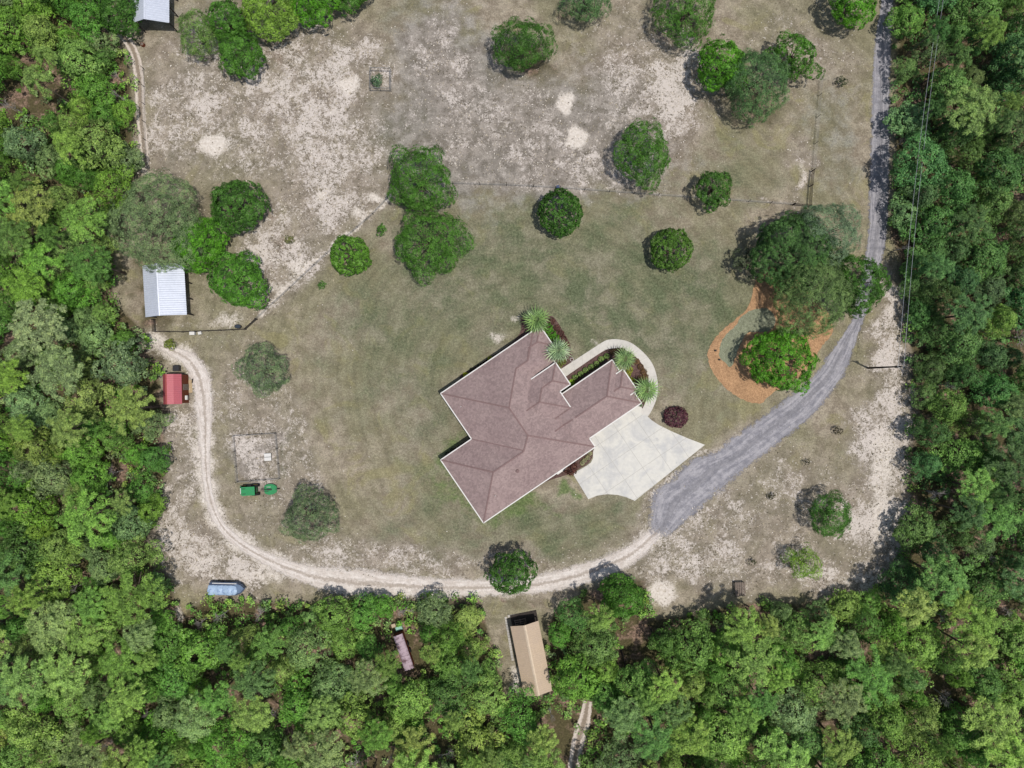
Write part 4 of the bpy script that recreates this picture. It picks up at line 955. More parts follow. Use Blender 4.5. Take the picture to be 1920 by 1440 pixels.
for (x, y), lab, c in [((305, 468), 'yellow round shrub below the long north west eave', col(170, 176, 30, 1.)), ((455, 370), 'yellow green narrow shrub below the north west eave, near the palm end', col(150, 160, 40, 1.)), ((345, 440), 'dark shrub below the north west eave beside the yellow one', col(60, 64, 44, 1.)), ((385, 420), 'dark shrub below the north west eave, farther up', col(60, 64, 44, 1.)), ((225, 935), 'dark shrub in the west corner bed below the eave', col(56, 60, 44, 1.)), ((195, 955), 'dark small shrub at the far west tip of the eave', col(56, 60, 44, 1.))]:
    bush(*r1(x, y), 4.6, low_h[2], .52, c, lab)
ring = [((515, 420), 'upper pale ring edged rosette plant in the driveway side bed'), ((490, 470), 'second pale ring edged rosette plant in the driveway side bed'), ((455, 500), 'third pale ring edged rosette plant in the driveway side bed'), ((430, 530), 'lowest pale ring edged rosette plant in the driveway side bed')]
for (x, y), lab in ring: bush(*r3(x, y), 4.0, low_h[0], .52, col(150, 152, 120, 1.), lab, 'rosette_plant', 'plant', None, .4)
bush(*r3(300, 590), 11, cone_h[0], .58, col(92, 58, 50, 1.), 'dark reddish brown shrub in the driveway side bed', 'reddish_shrub')
rb = link('burgundy_shrub', crown_mesh('bush', 77, [(0, 0, .75, 1.9, 1.65, 1.0)], .26, .2, 20, .17, 1.8, zmin=-.5, flat=.8, wob=.04, wavy=0)); p = P(1267, 782, .8); rb.location = (p.x, p.y, 0); rb.color = col(92, 56, 66, 1.)
tag(rb, 'large clipped burgundy round shrub on the lawn above the driveway point', 'shrub')

# palms
def frond_mesh(seed):
    rs = np.random.RandomState(seed); vs = []; fs = []; tone = []
    L = 0.72
    def add(a, b, c, d, t): o_ = len(vs); vs.extend([a, b, c, d]); fs.append((o_, o_ + 1, o_ + 2, o_ + 3)); tone.append(t)
    add((0, -.03, 0), (L, -.02, .28), (L, .02, .28), (0, .03, 0), .6)
    n = 11
    for k in range(n):
        t = math.radians(-105 + 210 * k / (n - 1)); ln = 1.5 * (1 - .3 * abs(math.sin(t / 2))) * rs.uniform(.9, 1.08)
        dx, dy = math.cos(t), math.sin(t); w = .05
        base = np.array([L, 0, .28]); mid = base + np.array([dx * ln * .55, dy * ln * .55, .08 - .10 * abs(dy)]); tip = base + np.array([dx * ln, dy * ln, -.28 - .25 * rs.uniform()])
        sd2 = np.array([-dy, dx, 0]) * w
        tt = rs.uniform(.2, .9)
        add(base, mid + sd2, tip, mid - sd2, tt)
    return fast_mesh('frond', np.array(vs, float), np.array(fs), M_palm, {'tone': np.array(tone)})
fronds = [frond_mesh(s) for s in range(4)]
ptrunk = MB().tube([(0, 0, -.1), (0, 0, 1.6), (0, 0, 3.1), (0, 0, 3.4)], [.22, .17, .19, .1], 9).mesh('trunk', M_bark)
def palm(x, y, R, label, c, seed):
    u, v = z2(x, y); rs = np.random.RandomState(seed); p = P(u, v, 3.3)
    t = thing('fan_palm', label, 'palm', (p.x, p.y, 0), 0, 'fan palms round the house'); link('trunk', ptrunk, t)
    for k in range(24):
        f = link('frond', fronds[k % 4], t, (0, 0, 3.3)); el = rs.uniform(-.45, .95) if k > 5 else rs.uniform(.8, 1.3)
        s = R * S / 2.15 * rs.uniform(.85, 1.32); f.scale = (s, s, s)
        f.rotation_euler = (rs.uniform(-.35, .35), -el * .7, k * 2.39996 + rs.uniform(-.2, .2)); f.color = c
palm(285, 250, 25, 'green fan palm at the north corner of the house', col(116, 146, 84, 1.), 1)
palm(540, 610, 24, 'pale blue green fan palm over the north east eave', col(134, 158, 118, 1.), 2)
palm(1318, 705, 21.5, 'fan palm at the top of the curved bed beside the garage wing', col(120, 148, 92, 1.), 3)
palm(1575, 1072, 24, 'fan palm overhanging the walkway curve near the driveway', col(124, 156, 92, 1.), 4)

# ------------------------------------------------------------------ outbuildings
def rib_roof(par, x0, x1, y0, y1, ez, rz_, ridge_x, mats, pitch=.3, over_cap=.35, capmat=None, names=('roof_panel', 'roof_panel'), rh=.035):
    """two sloping ribbed panels, ridge along y at ridge_x; ribs run down the slope"""
    for side, xe in ((0, x0), (1, x1)):
        m = MB(); n = max(2, int((y1 - y0) / pitch)); yy = np.linspace(y0, y1, n * 4 + 1); vs = []
        for j, y in enumerate(yy):
            k = j % 4; dz = rh if k in (1, 2) else 0.0
            if k == 1: y -= pitch * .12
            if k == 2: y -= pitch * .22
            vs.append((xe, y, ez + dz)); vs.append((ridge_x, y, rz_ + dz))
        fs = [((2 * j, 2 * j + 2, 2 * j + 3, 2 * j + 1) if side else (2 * j + 1, 2 * j + 3, 2 * j + 2, 2 * j)) for j in range(len(yy) - 1)]
        m.add(vs, fs); m.build(names[side], mats[side] if isinstance(mats, (list, tuple)) else mats, par)
    cm = MB(); w = over_cap; zz = rz_ + rh + .02; a = math.atan2(rz_ - ez, ridge_x - x0); b2 = math.atan2(rz_ - ez, x1 - ridge_x)
    cm.add([(ridge_x - w * .5 * math.cos(a), y0 - .02, zz - w * .5 * math.sin(a)), (ridge_x, y0 - .02, zz), (ridge_x + w * .5 * math.cos(b2), y0 - .02, zz - w * .5 * math.sin(b2)),
            (ridge_x - w * .5 * math.cos(a), y1 + .02, zz - w * .5 * math.sin(a)), (ridge_x, y1 + .02, zz), (ridge_x + w * .5 * math.cos(b2), y1 + .02, zz - w * .5 * math.sin(b2))], [(0, 1, 4, 3), (1, 2, 5, 4)])
    cm.build('ridge_cap', capmat or (mats if not isinstance(mats, (list, tuple)) else mats[0]), par)
def frame(pts, h):
    """local frame of a rectangle given by image corners TL, TR, BR, BL at height h: origin centre, x across, y up"""
    q = [P(u, v, h) for u, v in pts]; c = sum(q, Vector()) / 4; xa = ((q[1] - q[0]) + (q[2] - q[3])) / 2; ya = ((q[0] - q[3]) + (q[1] - q[2])) / 2
    return c, math.atan2(-ya.x, ya.y), xa.length, ya.length
# white roofed barn at left
c, rz, w, l = frame([(267, 497), (345, 495), (350.5, 589), (273, 596)], 3.0)
barn = thing('barn', 'open barn with white corrugated metal roof partly under the big oaks at left', 'barn', (c.x, c.y, 0), rz)
rib_roof(barn, -w / 2, w / 2, -l / 2, l / 2, 3.0, 4.15, -w / 2 + w * .415, M_mroofw, .36, capmat=M_mroofw, rh=.05)
for x in (-w / 2 + .25, w / 2 - .25):
    for y in np.linspace(-l / 2 + .25, l / 2 - .25, 4): MB().box(x - .08, x + .08, y - .08, y + .08, 0, 3.0).build('post', M_wooddark, barn)
MB().box(-w / 2 + .3, -w / 2 + .36, -l / 2 + .4, l / 2 - .4, 0, 2.9).build('wall', M_greywall, barn)
MB().box(-w / 2 + .4, w / 2 - .3, l / 2 - .5, l / 2 - .42, 0, 2.9).build('wall', M_greywall, barn)
for y in (-l / 2 + .25, 0, l / 2 - .25): MB().bar((-w / 2 + .2, y, 2.88), (w / 2 - .2, y, 2.88), .1, .16).build('beam', M_wooddark, barn)
# grey shed at top left
c, rz, w, l = frame([(246, -22), (317, -22), (318, 43), (250, 43)], 3.4)
sh = thing('metal_shed', 'open sided shed with pale blue white metal roof cut by the top edge', 'shed', (c.x, c.y, 0), 0)
rib_roof(sh, -w / 2, w / 2, -l / 2, l / 2, 3.4, 4.6, -w / 2 + w * .42, M_mroofw, .36, rh=.05)
for x in (-w / 2 + .4, w / 2 - .2):
    for y in (-l / 2 + .2, 0, l / 2 - .2): MB().box(x - .07, x + .07, y - .07, y + .07, 0, 3.4).build('post', M_wooddark, sh)
# red shed
c, rz, w, l = frame([(303, 702), (338.5, 701), (339.5, 757), (304.5, 758.5)], 2.9)
rd = thing('red_roof_shed', 'small wooden shed with faded red gambrel metal roof beside the left woods', 'shed', (c.x, c.y, 0), rz)
x0, x1 = -w / 2, w / 2; prof = [(x0, 2.55), (x0 + w * .25, 3.35), (x0 + w * .36, 3.5), (x0 + w * .66, 3.15), (x1, 2.55)]
for k in range(4):
    (xa, za), (xb, zb) = prof[k], prof[k + 1]; m = MB(); n = int(l / .3); yy = np.linspace(-l / 2, l / 2, n * 4 + 1); vs = []
    for j, y in enumerate(yy):
        dz = .03 if j % 4 in (1, 2) else 0; vs += [(xa, y, za + dz + .004 * k), (xb, y, zb + dz + .004 * k)]
    m.add(vs, [(2 * j + 1, 2 * j + 3, 2 * j + 2, 2 * j)[::-1] if False else (2 * j, 2 * j + 1, 2 * j + 3, 2 * j + 2) for j in range(len(yy) - 1)]).build('roof_panel', M_mroofrc if k == 1 else M_mroofr, rd)
m = MB(); i_ = .06
vs = [(x0 + i_, y, z) for y in (-l / 2 + .1, l / 2 - .1) for z in (0,)]
pr = [(x0 + i_, 0.0), (x1 - i_, 0.0), (x1 - i_, 2.5), (x0 + w * .66, 3.08), (x0 + w * .36, 3.42), (x0 + w * .25, 3.28), (x0 + i_, 2.5)]
n = len(pr); m.add([(x, -l / 2 + .1, z) for x, z in pr] + [(x, l / 2 - .1, z) for x, z in pr], [tuple(range(n)), tuple(range(2 * n - 1, n - 1, -1))] + [(k, n + k, n + (k + 1) % n, (k + 1) % n) for k in range(n)])
m.build('wall', M_redwall, rd)
MB().box(x1 - i_, x1 + .22, -l / 2 + .65, -l / 2 + 1.35, .9, 1.4).build('air_conditioner', M_white, rd)
MB().box(x1 - i_, x1 - i_ + .05, -.2, .8, .02, 2.0).build('door', M_wood, rd)
rp = sheet('plywood_apron', [(347, 712), (360, 713), (361, 736), (348, 737)], simple('weathered_plywood', col(186, 164, 130), .9, .1, var=.1), .03, thick=.03)
del rp['kind']; tag(rp, 'tan plywood sheet lying in front of the red roofed shed', 'plywood')
# tan shed
c, rz, w, l = frame([(957, 1175), (1009.5, 1165), (1036, 1296), (983, 1306)], 3.0)
ts = thing('tan_roof_shed', 'long narrow shed with tan corrugated metal roof set into the bottom woods', 'shed', (c.x, c.y, 0), rz)
rib_roof(ts, -w / 2, w / 2, -l / 2, l / 2, 2.8, 3.7, 0.0, M_mrooft, .34, .5, M_mrooftc)
MB().box(-w / 2 + .3, w / 2 - .3, -l / 2 + .3, l / 2 - 2.2, 0, 2.75).build('wall', M_tanwall, ts)
for x in (-w / 2 + .3, 0.0, w / 2 - .3): MB().box(x - .08, x + .08, l / 2 - .3, l / 2 - .14, 0, 2.85).build('post', M_wooddark, ts)
MB().box(-w / 2 + .1, w / 2 - .1, l / 2 - 2.1, l / 2 + .9, 0, .14).build('deck', M_wooddark, ts)
r3b = lambda x, y: (930 + x * .125, 1140 + y * .125)
# workbench frames on the shed deck
c2_ = P(*r3b(365, 205), .8); wb = thing('work_table', 'dark open framed table on the deck at the front of the tan roofed shed', 'table', (c2_.x, c2_.y, 0), rz)
for y in (-.35, 0, .35): MB().box(-.95, .95, y - .05, y + .05, .8, .86).build('slat', M_wood, wb)
for x in (-.9, 0, .9): MB().box(x - .05, x + .05, -.45, .45, .72, .79).build('rail', M_wood, wb)
for x in (-.85, .85):
    for y in (-.38, .38): MB().box(x - .04, x + .04, y - .04, y + .04, .14, .72).build('leg', M_wooddark, wb)
# paver path beside it
M_paver = mat_concrete('grey_pavers', col(196, 190, 180), col(170, 166, 160))
pv = struct(bpy.data.objects.new('paver_path', None)); C.objects.link(pv)
rr_ = random.Random(4)
def paver(u, v, wx, wy, ang, z=.06):
    p = P(u, v); M = Matrix.Translation((p.x, p.y, 0)) @ Matrix.Rotation(ang + rr_.uniform(-.03, .03), 4, 'Z')
    MB().box(-wx / 2, wx / 2, -wy / 2, wy / 2, -.02, z + rr_.uniform(-.012, .012), M).build('paver', M_paver, pv)
A = np.array(r3b(145, 130)); B = np.array(r3b(252, 790))
for k in range(17): q = A + (B - A) * (k + .5) / 17; paver(q[0], q[1], .40, .40, rz)
A = np.array(r3b(175, 125)); B = np.array(r3b(455, 82))
for k in range(8): q = A + (B - A) * (k + .5) / 8; paver(q[0], q[1], .38, .42, rz)
for k in range(6):
    for j in range(1, 3):
        q = np.array(r3b(270 + k * 36, 105 + j * 28 - k * 5)); paver(q[0], q[1], .40, .34, rz)
# rusty trailer
c, rz, w, l = frame([(738, 1194), (752, 1188), (774, 1252), (760, 1260)], 2.3)
M_rust = mat_metal('pale_rusted_sheet_metal', col(184, 164, 174), .7, .3, .1, col(104, 78, 84), .95, .9); M_rustw = simple('red_brown_rusted_wall', col(112, 58, 44), .9, .1, var=.3, sc=2)
rt = thing('rusty_trailer', 'abandoned rusty box trailer with pale peeling roof among the bottom woods', 'trailer', (c.x, c.y, 0), rz)
m = MB(); nseg = 10; W2 = w / 2 + .12
arc = [(W2 * math.sin(t), 2.0 + .32 * math.cos(t)) for t in np.linspace(-math.pi / 2, math.pi / 2, nseg)]
for k in range(5):
    ya = -l / 2 + l * k / 5; yb = ya + l / 5 - .03; m = MB(); dz = .02 * (k % 2)
    m.add([(x, ya, z + dz) for x, z in arc] + [(x, yb, z + dz) for x, z in arc], [(j, j + 1, nseg + j + 1, nseg + j) for j in range(nseg - 1)]).build('roof_sheet', M_rust, rt)
MB().box(-w / 2, w / 2, -l / 2 + .05, l / 2 - .05, .5, 1.98).build('body', M_rustw, rt)
for x in (-w / 2 - .1, w / 2 + .02):
    for y in (-.6, .6): MB().tube([(x, y, .4), (x + .12, y, .4)], [.38, .38], 12).build('wheel', M_rubber, rt)
for (u, v, sx, sy, cc, lab) in [(748, 1178, 1.1, .6, col(150, 200, 180), 'pale green plastic tub behind the rusty trailer'), (738, 1173, .7, .6, col(196, 176, 150), 'pale tan crate beside the green tub behind the rusty trailer')]:
    p = P(u, v, .5); t = thing('junk_tub' if 'tub' in lab else 'crate', lab, 'tub' if 'tub' in lab else 'crate', (p.x, p.y, 0), .3)
    mm_ = simple('plastic_' + lab.split()[1], cc, .5, .3, var=.05)
    MB().box(-sx / 2, sx / 2, -sy / 2, sy / 2, 0, .06).build('base', mm_, t)
    for a_ in ((-sx / 2, -sx / 2 + .05, -sy / 2, sy / 2), (sx / 2 - .05, sx / 2, -sy / 2, sy / 2), (-sx / 2 + .05, sx / 2 - .05, -sy / 2, -sy / 2 + .05), (-sx / 2 + .05, sx / 2 - .05, sy / 2 - .05, sy / 2)): MB().box(*a_, .06, .6).build('side', mm_, t)
    MB().box(-sx / 2 + .06, sx / 2 - .06, -sy / 2 + .06, sy / 2 - .06, .45, .55).build('lid', mm_, t)

# ------------------------------------------------------------------ tractor and mower
p = P(470.5, 919.5, 1.2); tr = thing('tractor', 'green compact tractor with flat green canopy parked below the fenced garden plot', 'tractor', (p.x, p.y, 0), math.pi + .05)
# local x forward (towards image left)
MB().box(-.95, 1.25, -.72, .72, 2.05, 2.12).build('canopy', M_green, tr)
MB().box(.3, 1.75, -.34, .34, .8, 1.35).build('hood', M_green, tr)
MB().box(-.9, .3, -.4, .4, .55, .95).build('body', M_greendk, tr)
s = MB().box(-.75, -.3, -.28, .28, .95, 1.1).build('seat', M_seat, tr); MB().box(-.82, -.74, -.28, .28, 1.1, 1.6).build('backrest', M_seat, s)
MB().tube([(.2, 0, 1.2), (.05, 0, 1.45)], [.03, .03], 6).tube([(.05 + .0, 0, 1.45), (.02, 0, 1.49)], [.2, .2], 12).build('steering_wheel', M_dark, tr)
for x, y, r, w_ in ((-.6, -.72, .68, .36), (-.6, .72, .68, .36), (1.35, -.62, .42, .26), (1.35, .62, .42, .26)):
    o = MB().tube([(x, y - w_ / 2, r), (x, y + w_ / 2, r)], [r, r], 20).build('wheel', M_rubber, tr)
    MB().tube([(x, y - w_ / 2 - .01, r), (x, y + w_ / 2 + .01, r)], [r * .55, r * .55], 14).build('rim', M_yellow, o)
for x, y in ((-.85, -.6), (-.85, .6), (1.1, -.6), (1.1, .6)): MB().tube([(x, y, .7), (x, y, 2.05)], [.035, .035], 6).build('canopy_post', M_dark, tr)
for y in (-.5, .5): MB().bar((.55, y, 1.5), (1.9, y, .75), .12, .14).build('loader_arm', M_greendk, tr)
MB().box(1.85, 2.0, -.7, .7, .2, .75).build('loader_bucket', M_green, tr)
for y in (-.42, .42): MB().box(.55, 1.1, y - .05, y + .05, 2.125, 2.16).build('canopy_bracket', M_dark, tr)
MB().box(1.62, 1.72, -.5, .5, 1.36, 1.4).build('hood_guard', M_white, tr)
p = P(505, 918, .8); mo = thing('rotary_mower', 'round green rotary mower deck hitched behind the green tractor', 'mower', (p.x, p.y, 0), math.pi + .05)
pts = [(.95 * math.cos(t) * (1 if math.cos(t) < 0 else .9), .82 * math.sin(t)) for t in np.linspace(0, 2 * math.pi, 24, endpoint=False)]
pts = [(max(-1.15, min(.95, x * 1.35)), y * 1.12) for x, y in pts]
MB().prism(ccw(pts), .3, .55).build('deck', M_green, mo)
MB().prism(ccw([(x * .86, y * .86) for x, y in pts]), .551, .62).build('deck_top', M_green, mo)
MB().box(-.35, .35, -.12, .12, .62, .85).build('gearbox', M_dark, mo)
MB().tube([(.35, 0, .75), (1.5, 0, .7)], [.06, .06], 8).build('drive_shaft', M_dark, mo)
for y in (-.3, .3): MB().bar((.2, y, .68), (1.2, y * .8, .7), .07, .07).build('hitch_arm', M_dark, mo)
MB().bar((-.2, -.42, .66), (.5, -.42, .66), .06, .06).build('grab_rail', M_white, mo)
o = MB().tube([(-1.35, -.07, .24), (-1.35, .07, .24)], [.24, .24], 14).build('tail_wheel', M_rubber, mo); MB().bar((-1.4, 0, .55), (-.85, 0, .6), .1, .07).build('wheel_bracket', M_dark, mo)

# ------------------------------------------------------------------ boat under its tarp
rb2 = lambda x, y: (370 + x * .05729, 1070 + y * .05729)
p = P(424, 1103, .9); bt = thing('covered_boat', 'small boat under a pale blue tarp with navy sides beside the sand track', 'boat', (p.x, p.y, 0), -.02)
M_tarp = mat_metal('pale_blue_tarp', col(176, 200, 226), .5, .4, 0, col(122, 146, 184), .9, 1.6); M_hull = simple('navy_hull_paint', col(62, 76, 100), .4, .5, var=.12); M_slate = simple('slate_blue_deck', col(104, 124, 150), .6, .3, var=.15)
hull = [(-2.85, -1.15), (1.7, -1.15), (2.6, -.75), (3.25, 0.05), (2.7, .7), (1.9, 1.05), (-2.5, 1.05), (-2.85, .85)]
m = MB(); n = len(hull); m.add([(x * .93, y * .6, .35) for x, y in hull] + [(x, y, .95) for x, y in hull], [tuple(range(n - 1, -1, -1))] + [(k, (k + 1) % n, n + (k + 1) % n, n + k) for k in range(n)] + [tuple(range(n, 2 * n))]); m.build('hull', M_hull, bt)
MB().prism(ccw([(1.5, -.95), (2.4, -.62), (2.95, .05), (2.5, .55), (1.7, .75), (1.4, .8)]), .952, 1.0).build('foredeck', M_slate, bt)
m = MB(); nx, ny = 26, 10; vs = []
rs = np.random.RandomState(3); wv = rs.uniform(-.05, .05, (nx, ny))
for i in range(nx):
    x = -2.95 + 4.9 * i / (nx - 1); e = 1 - max(0, (x - 1.1) / .85) ** 2 if x > 1.1 else 1; hw = .82 * math.sqrt(max(.02, e))
    for j in range(ny):
        t = j / (ny - 1) * 2 - 1; vs.append((x, -.33 + hw * t, .98 + .32 * (1 - t * t) * (1 if e > .5 else .6) + wv[i, j] * (1 - abs(t)) + .06 * math.sin(x * 4.2)))
m.add(vs, [(i * ny + j, (i + 1) * ny + j, (i + 1) * ny + j + 1, i * ny + j + 1) for i in range(nx - 1) for j in range(ny - 1)]); m.build('tarp', M_tarp, bt, smooth=True)
MB().bar((-2.3, .85, 1.02), (1.75, .82, 1.02), .12, .06).build('side_rail', M_white, bt)
MB().bar((1.9, .98, .98), (3.1, .15, 1.0), .09, .08).build('bow_rail', M_dark, bt)
for y in (-.9, .9): MB().tube([(-.9, y - .1, .32), (-.9, y + .1, .32)], [.32, .32], 14).build('trailer_wheel', M_rubber, bt)
MB().bar((-2.4, 0, .3), (3.2, 0, .3), .12, .1).build('trailer_frame', M_galv, bt)

# ------------------------------------------------------------------ fences
def fence(name, label, pts, h=1.2, post_sp=2.4, wood=False, wires=4, post_mat=None, closed=False, group=None):
    W_ = [P(u, v) for u, v in pts]; t = thing(name, label, 'fence', tuple(W_[0]), 0, group); o0 = W_[0]
    segs = list(zip(W_, W_[1:] + ([W_[0]] if closed else [])))
    if not closed: segs = segs[:len(W_) - 1]
    pm = MB().box(-.06, .06, -.06, .06, 0, h + .1).mesh('post', post_mat or M_wooddark) if wood else MB().tube([(0, 0, 0), (0, 0, h + .1)], [.045, .045], 6).mesh('post', post_mat or M_wooddark)
    for a, b in segs:
        L = (b - a).length; n = max(1, round(L / post_sp))
        for k in range(n): q = a + (b - a) * k / n - o0; link('post', pm, t, (q.x, q.y, 0))
        d = Vector((0, 0, 1))
        for k in range(wires):
            z = h * (k + .8) / wires
            if wood: MB().bar(a - o0 + d * z, b - o0 + d * z, .05, .12).build('rail', post_mat or M_wooddark, t)
            else: MB().bar(a - o0 + d * z, b - o0 + d * z, .018, .018).build('wire', M_galv, t)
    q = segs[-1][1] - o0; link('post', pm, t, (q.x, q.y, 0)); return t
fence('wire_fence', 'thin wire fence running from the feathery trees across the middle to the wooden corner', [(850, 345), (950, 348), (1050, 353), (1280, 370), (1485, 384)], 1.2, 4)
fence('wire_fence', 'thin wire fence running up the grass strip above the wooden corner', [(1524, 320), (1532, 220), (1538, 140)], 1.2, 4)
fence('corner_fence', 'dark wooden braced fence corner at the end of the long wire fence', [(1486, 385), (1515, 388), (1518, 350), (1521, 322)], 1.35, 2.6, True, 3)
fence('wire_fence', 'wire fence along the dirt line from the barn yard up to the feathery trees', [(482, 598), (545, 540), (614, 476), (700, 402), (728, 372)], 1.1, 3.2)
fence('board_fence', 'dark wooden fence along the bottom of the white roofed barn yard', [(292, 600), (293, 622), (345, 623), (392, 621), (462, 618), (483, 599)], 1.3, 2.5, True, 3)
fence('wire_fence', 'wire fence beside the two rut track at the left', [(271, 130), (273, 230), (277, 330)], 1.2, 3.5)
fence('garden_fence', 'dark post and wire fence squaring off the weedy garden plot', [(440, 817), (519, 812), (526, 897), (447, 903)], 1.2, 2.6, False, 5, closed=True)
# denser top rails on that plot
p = P(502, 857, .4); gb = thing('bed_covers', 'pair of white rectangular lids side by side inside the garden plot', 'lid', (p.x, p.y, 0), .06)
for y in (-.33, .33): MB().box(-.58, .58, y - .29, y + .29, .38, .44).build('lid', M_white, gb)
MB().box(-.56, .56, -.6, .6, 0, .37).build('box', M_dark, gb)
cg = fence('wire_cage', 'square pale wire cage round the blue green young tree at the top', [(697, 134), (734, 135), (734, 172), (696, 171)], 1.4, 1.7, False, 4, M_galv, True)
for a_, b_ in (((697, 134), (734, 135)), ((734, 135), (734, 172)), ((734, 172), (696, 171)), ((696, 171), (697, 134))):
    o0 = P(697, 134); MB().bar(P(*a_) - o0 + Vector((0, 0, 1.45)), P(*b_) - o0 + Vector((0, 0, 1.45)), .07, .05).build('top_rail', M_galv, cg)

# ------------------------------------------------------------------ utility pole and wires
pb = P(1627, 690); pole = thing('utility_pole', 'tall dark utility pole leaning away beside the sandy right edge', 'utility pole', tuple(pb), 0)
PH = 10.0
MB().tube([(0, 0, -.2), (0, 0, PH)], [.17, .11], 10).build('pole', M_wooddark, pole)
MB().box(-.5, .5, -.05, .05, PH - .5, PH - .38).build('crossarm', M_wooddark, pole)
MB().tube([(.3, 0, PH - 2.2), (.3, 0, PH - 1.3)], [.2, .2], 12).build('transformer', M_galv, pole)
for x in (-.45, .45): MB().tube([(x, 0, PH - .38), (x, 0, PH - .2)], [.05, .04], 8).build('insulator', M_white, pole)
M_wire = mat_metal('bare_aluminium_wire', col(190, 194, 200), .4, .5, .5)
for k, (x, lab) in enumerate(((-.45, 'left one of two thin overhead wires running up over the right woods'), (.45, 'right one of two thin overhead wires running up over the right woods'))):
    top = pb + Vector((x, 0, PH - .2)); pts = [top]
    far_ = P(1770 + k * 7, -60, 9.8)
    for s in range(1, 25):
        q = top.lerp(far_, s / 24); q.z -= 1.1 * math.sin(math.pi * s / 24); pts.append(q)
    o = MB().tube(pts, [.022] * len(pts), 5).build('overhead_wire', M_wire); tag(o, lab, 'wire')

# ------------------------------------------------------------------ odds and ends
def crate_box(u, v, sx, sy, h, rz, name, lab, cat, mat, topmat=None):
    p = P(u, v, h * .7); t = thing(name, lab, cat, (p.x, p.y, 0), rz)
    MB().box(-sx / 2, sx / 2, -sy / 2, sy / 2, .05, h).build('body', mat, t); MB().box(-sx / 2 - .03, sx / 2 + .03, -sy / 2 - .03, sy / 2 + .03, h, h + .05).build('lid', topmat or mat, t)
    for x in (-1, 1):
        for y in (-1, 1): MB().box(x * sx / 2 - .04, x * sx / 2 + .04, y * sy / 2 - .04, y * sy / 2 + .04, 0, .05).build('foot', M_dark, t)
    return t
t = crate_box(361, 625, .8, .5, .7, 0, 'cooler', 'larger white box outside the barn yard fence', 'box', simple('off_white_plastic', col(190, 192, 190), .5, .3, var=.05), M_white)
t = crate_box(375, 624.5, .5, .4, .45, .2, 'bucket_box', 'smaller white box beside the larger one outside the barn yard fence', 'box', M_white)
p = P(446, 612, .4); t = thing('water_trough', 'dark oval water trough inside the bottom right of the barn yard', 'trough', (p.x, p.y, 0), 0)
ov = [(.55 * math.cos(a), .35 * math.sin(a)) for a in np.linspace(0, 2 * math.pi, 20, endpoint=False)]
m = MB(); n = 20; m.add([(x, y, 0) for x, y in ov] + [(x, y, .55) for x, y in ov] + [(x * .88, y * .88, .55) for x, y in ov] + [(x * .88, y * .88, .1) for x, y in ov], [(k, (k + 1) % n, n + (k + 1) % n, n + k) for k in range(n)] + [(n + k, n + (k + 1) % n, 2 * n + (k + 1) % n, 2 * n + k) for k in range(n)] + [(2 * n + k, 2 * n + (k + 1) % n, 3 * n + (k + 1) % n, 3 * n + k) for k in range(n)] + [tuple(range(4 * n - 1, 3 * n - 1, -1))]); m.build('tank', M_dark, t)
m = MB(); m.add([(x * .87, y * .87, .42) for x, y in ov], [tuple(range(n))]); m.build('water', M_glass, t)
crate_box(331, 690.5, .95, .9, .9, 0, 'black_bin', 'square black bin just above the red roofed shed', 'bin', M_dark)
# heap of dark scrap by the left wall of the red shed
p = P(297, 697, .5); t = thing('scrap_frame', 'dark scrap metal frame leaning at the upper left corner of the red roofed shed', 'scrap', (p.x, p.y, 0), -.7)
for k in range(4): MB().bar((-.9, -.5 + k * .33, .15 + k * .05), (.9, -.5 + k * .33, .6), .09, .09).build('bar', M_dark, t)
for x in (-.8, 0, .8): MB().bar((x, -.7, .35), (x, .75, .5), .1, .06).build('cross_bar', M_greywall, t)
p = P(310, 772, .4); t = thing('pallet', 'dark old pallet lying below the red roofed shed', 'pallet', (p.x, p.y, 0), .1)
for k in range(5): MB().box(-.55 + k * .25, -.40 + k * .25, -.6, .6, .14, .17).build('slat', M_wooddark, t)
for y in (-.55, 0, .55): MB().box(-.55, .6, y - .05, y + .05, 0, .135).build('runner', M_wooddark, t)
p = P(360.5, 714, .3); t = tag(MB().bar((p.x - .05, p.y - .35, .25), (p.x + .08, p.y + .35, .3), .07, .3).build('fence_stub', M_wooddark), 'short dark post stub on the sand right of the red roofed shed', 'post')
# slatted pallet rack at the lower right
p = P(1387.5, 1104.5, .8); pr_ = thing('pallet_rack', 'weathered slatted wooden rack at the edge of the lower right woods', 'rack', (p.x, p.y, 0), .03)
for k in range(5): MB().box(-.82 + k * .35, -.54 + k * .35, -1.15, 1.15, .86, .9).build('plank', M_wood, pr_)
for y in (-1.0, 0, 1.0): MB().box(-.85, .85, y - .05, y + .05, .76, .855).build('crosspiece', M_wooddark, pr_)
for x in (-.75, .75):
    for y in (-1.0, 1.0): MB().box(x - .06, x + .06, y - .055, y + .055, 0, .755).build('leg', M_wooddark, pr_)
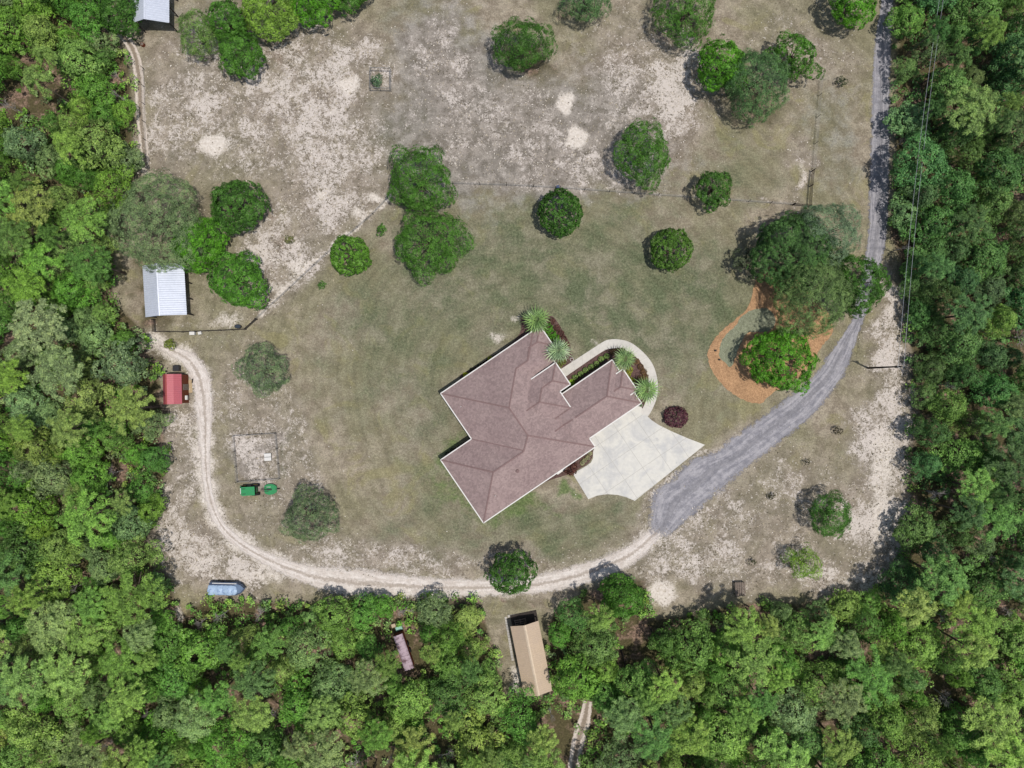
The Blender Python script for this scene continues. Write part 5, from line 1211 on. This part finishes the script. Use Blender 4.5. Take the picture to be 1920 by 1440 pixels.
# fire pit stump near the grey shed
p = P(269, 85); st = thing('stump', 'short reddish brown stump post below the grey metal shed', 'stump', (p.x, p.y, 0)); MB().tube([(0, 0, -.05), (0, 0, .5)], [.36, .32], 12).build('trunk', M_redwall, st); MB().tube([(0, 0, .5), (0, 0, .53)], [.26, .25], 12).build('cut_face', M_wood, st)
p = P(262, 84); o = MB().tube([(0, 0, -.1), (0, 0, 2.4)], [.08, .07], 7).build('gate_post', M_wooddark); o.location = p; tag(o, 'tall thin dark gate post beside the stump below the grey metal shed', 'post')
# path lights in the orange bed, garden hose reel and planter by the walkway
for (x, y, lab) in [(165, 1078, 'lower small black path light in the orange mulch bed'), (140, 1020, 'upper small black path light in the orange mulch bed')]:
    p = P(*r4(x, y)); t = thing('path_light', lab, 'light', (p.x, p.y, 0)); MB().tube([(0, 0, 0), (0, 0, .4)], [.03, .03], 6).build('stem', M_dark, t); MB().tube([(0, 0, .4), (0, 0, .5)], [.16, .06], 8).build('cap', M_dark, t)
p = P(*z2(703, 715), .2); t = tag(MB().tube([(p.x + .28 * math.cos(a), p.y + .28 * math.sin(a), .08 + .03 * (k % 2)) for k, a in enumerate(np.linspace(0, 6.1, 14))], [.04] * 14, 6).build('coiled_hose', M_white), 'pale coiled hose on the mulch beside the start of the walkway', 'hose')
p = P(*z2(1512, 1252), .3); t = thing('round_planter', 'small pale round planter at the garage corner beside the walkway end', 'planter', (p.x, p.y, 0)); MB().tube([(0, 0, 0), (0, 0, .4)], [.22, .32], 14).build('pot', M_paver, t); o = link('plant', low_h[0], t, (0, 0, .35)); o.scale = (.4, .4, .5); o.color = cDK
p = P(1046, 353, .8); crate_box(1046, 351, .45, .45, .8, .1, 'blue_barrel', 'small dark blue barrel at the wire fence above the glossy round tree', 'barrel', simple('dark_blue_plastic', col(50, 70, 110), .5, .3, var=.05))
# logs in the bare brown patch
for (a_, b_, lab) in [((1163, 1216), (1174, 1258), 'long dark fallen trunk on the brown bare patch in the bottom woods'), ((1216, 1172), (1226, 1196), 'short dark fallen log at the right of the brown bare patch')]:
    A_, B_ = P(*a_), P(*b_); A_.z = .2; B_.z = .3; tag(MB().tube([A_, A_.lerp(B_, .5) + Vector((.1, 0, .05)), B_], [.16, .13, .08], 8).build('fallen_log', M_wooddark), lab, 'log')
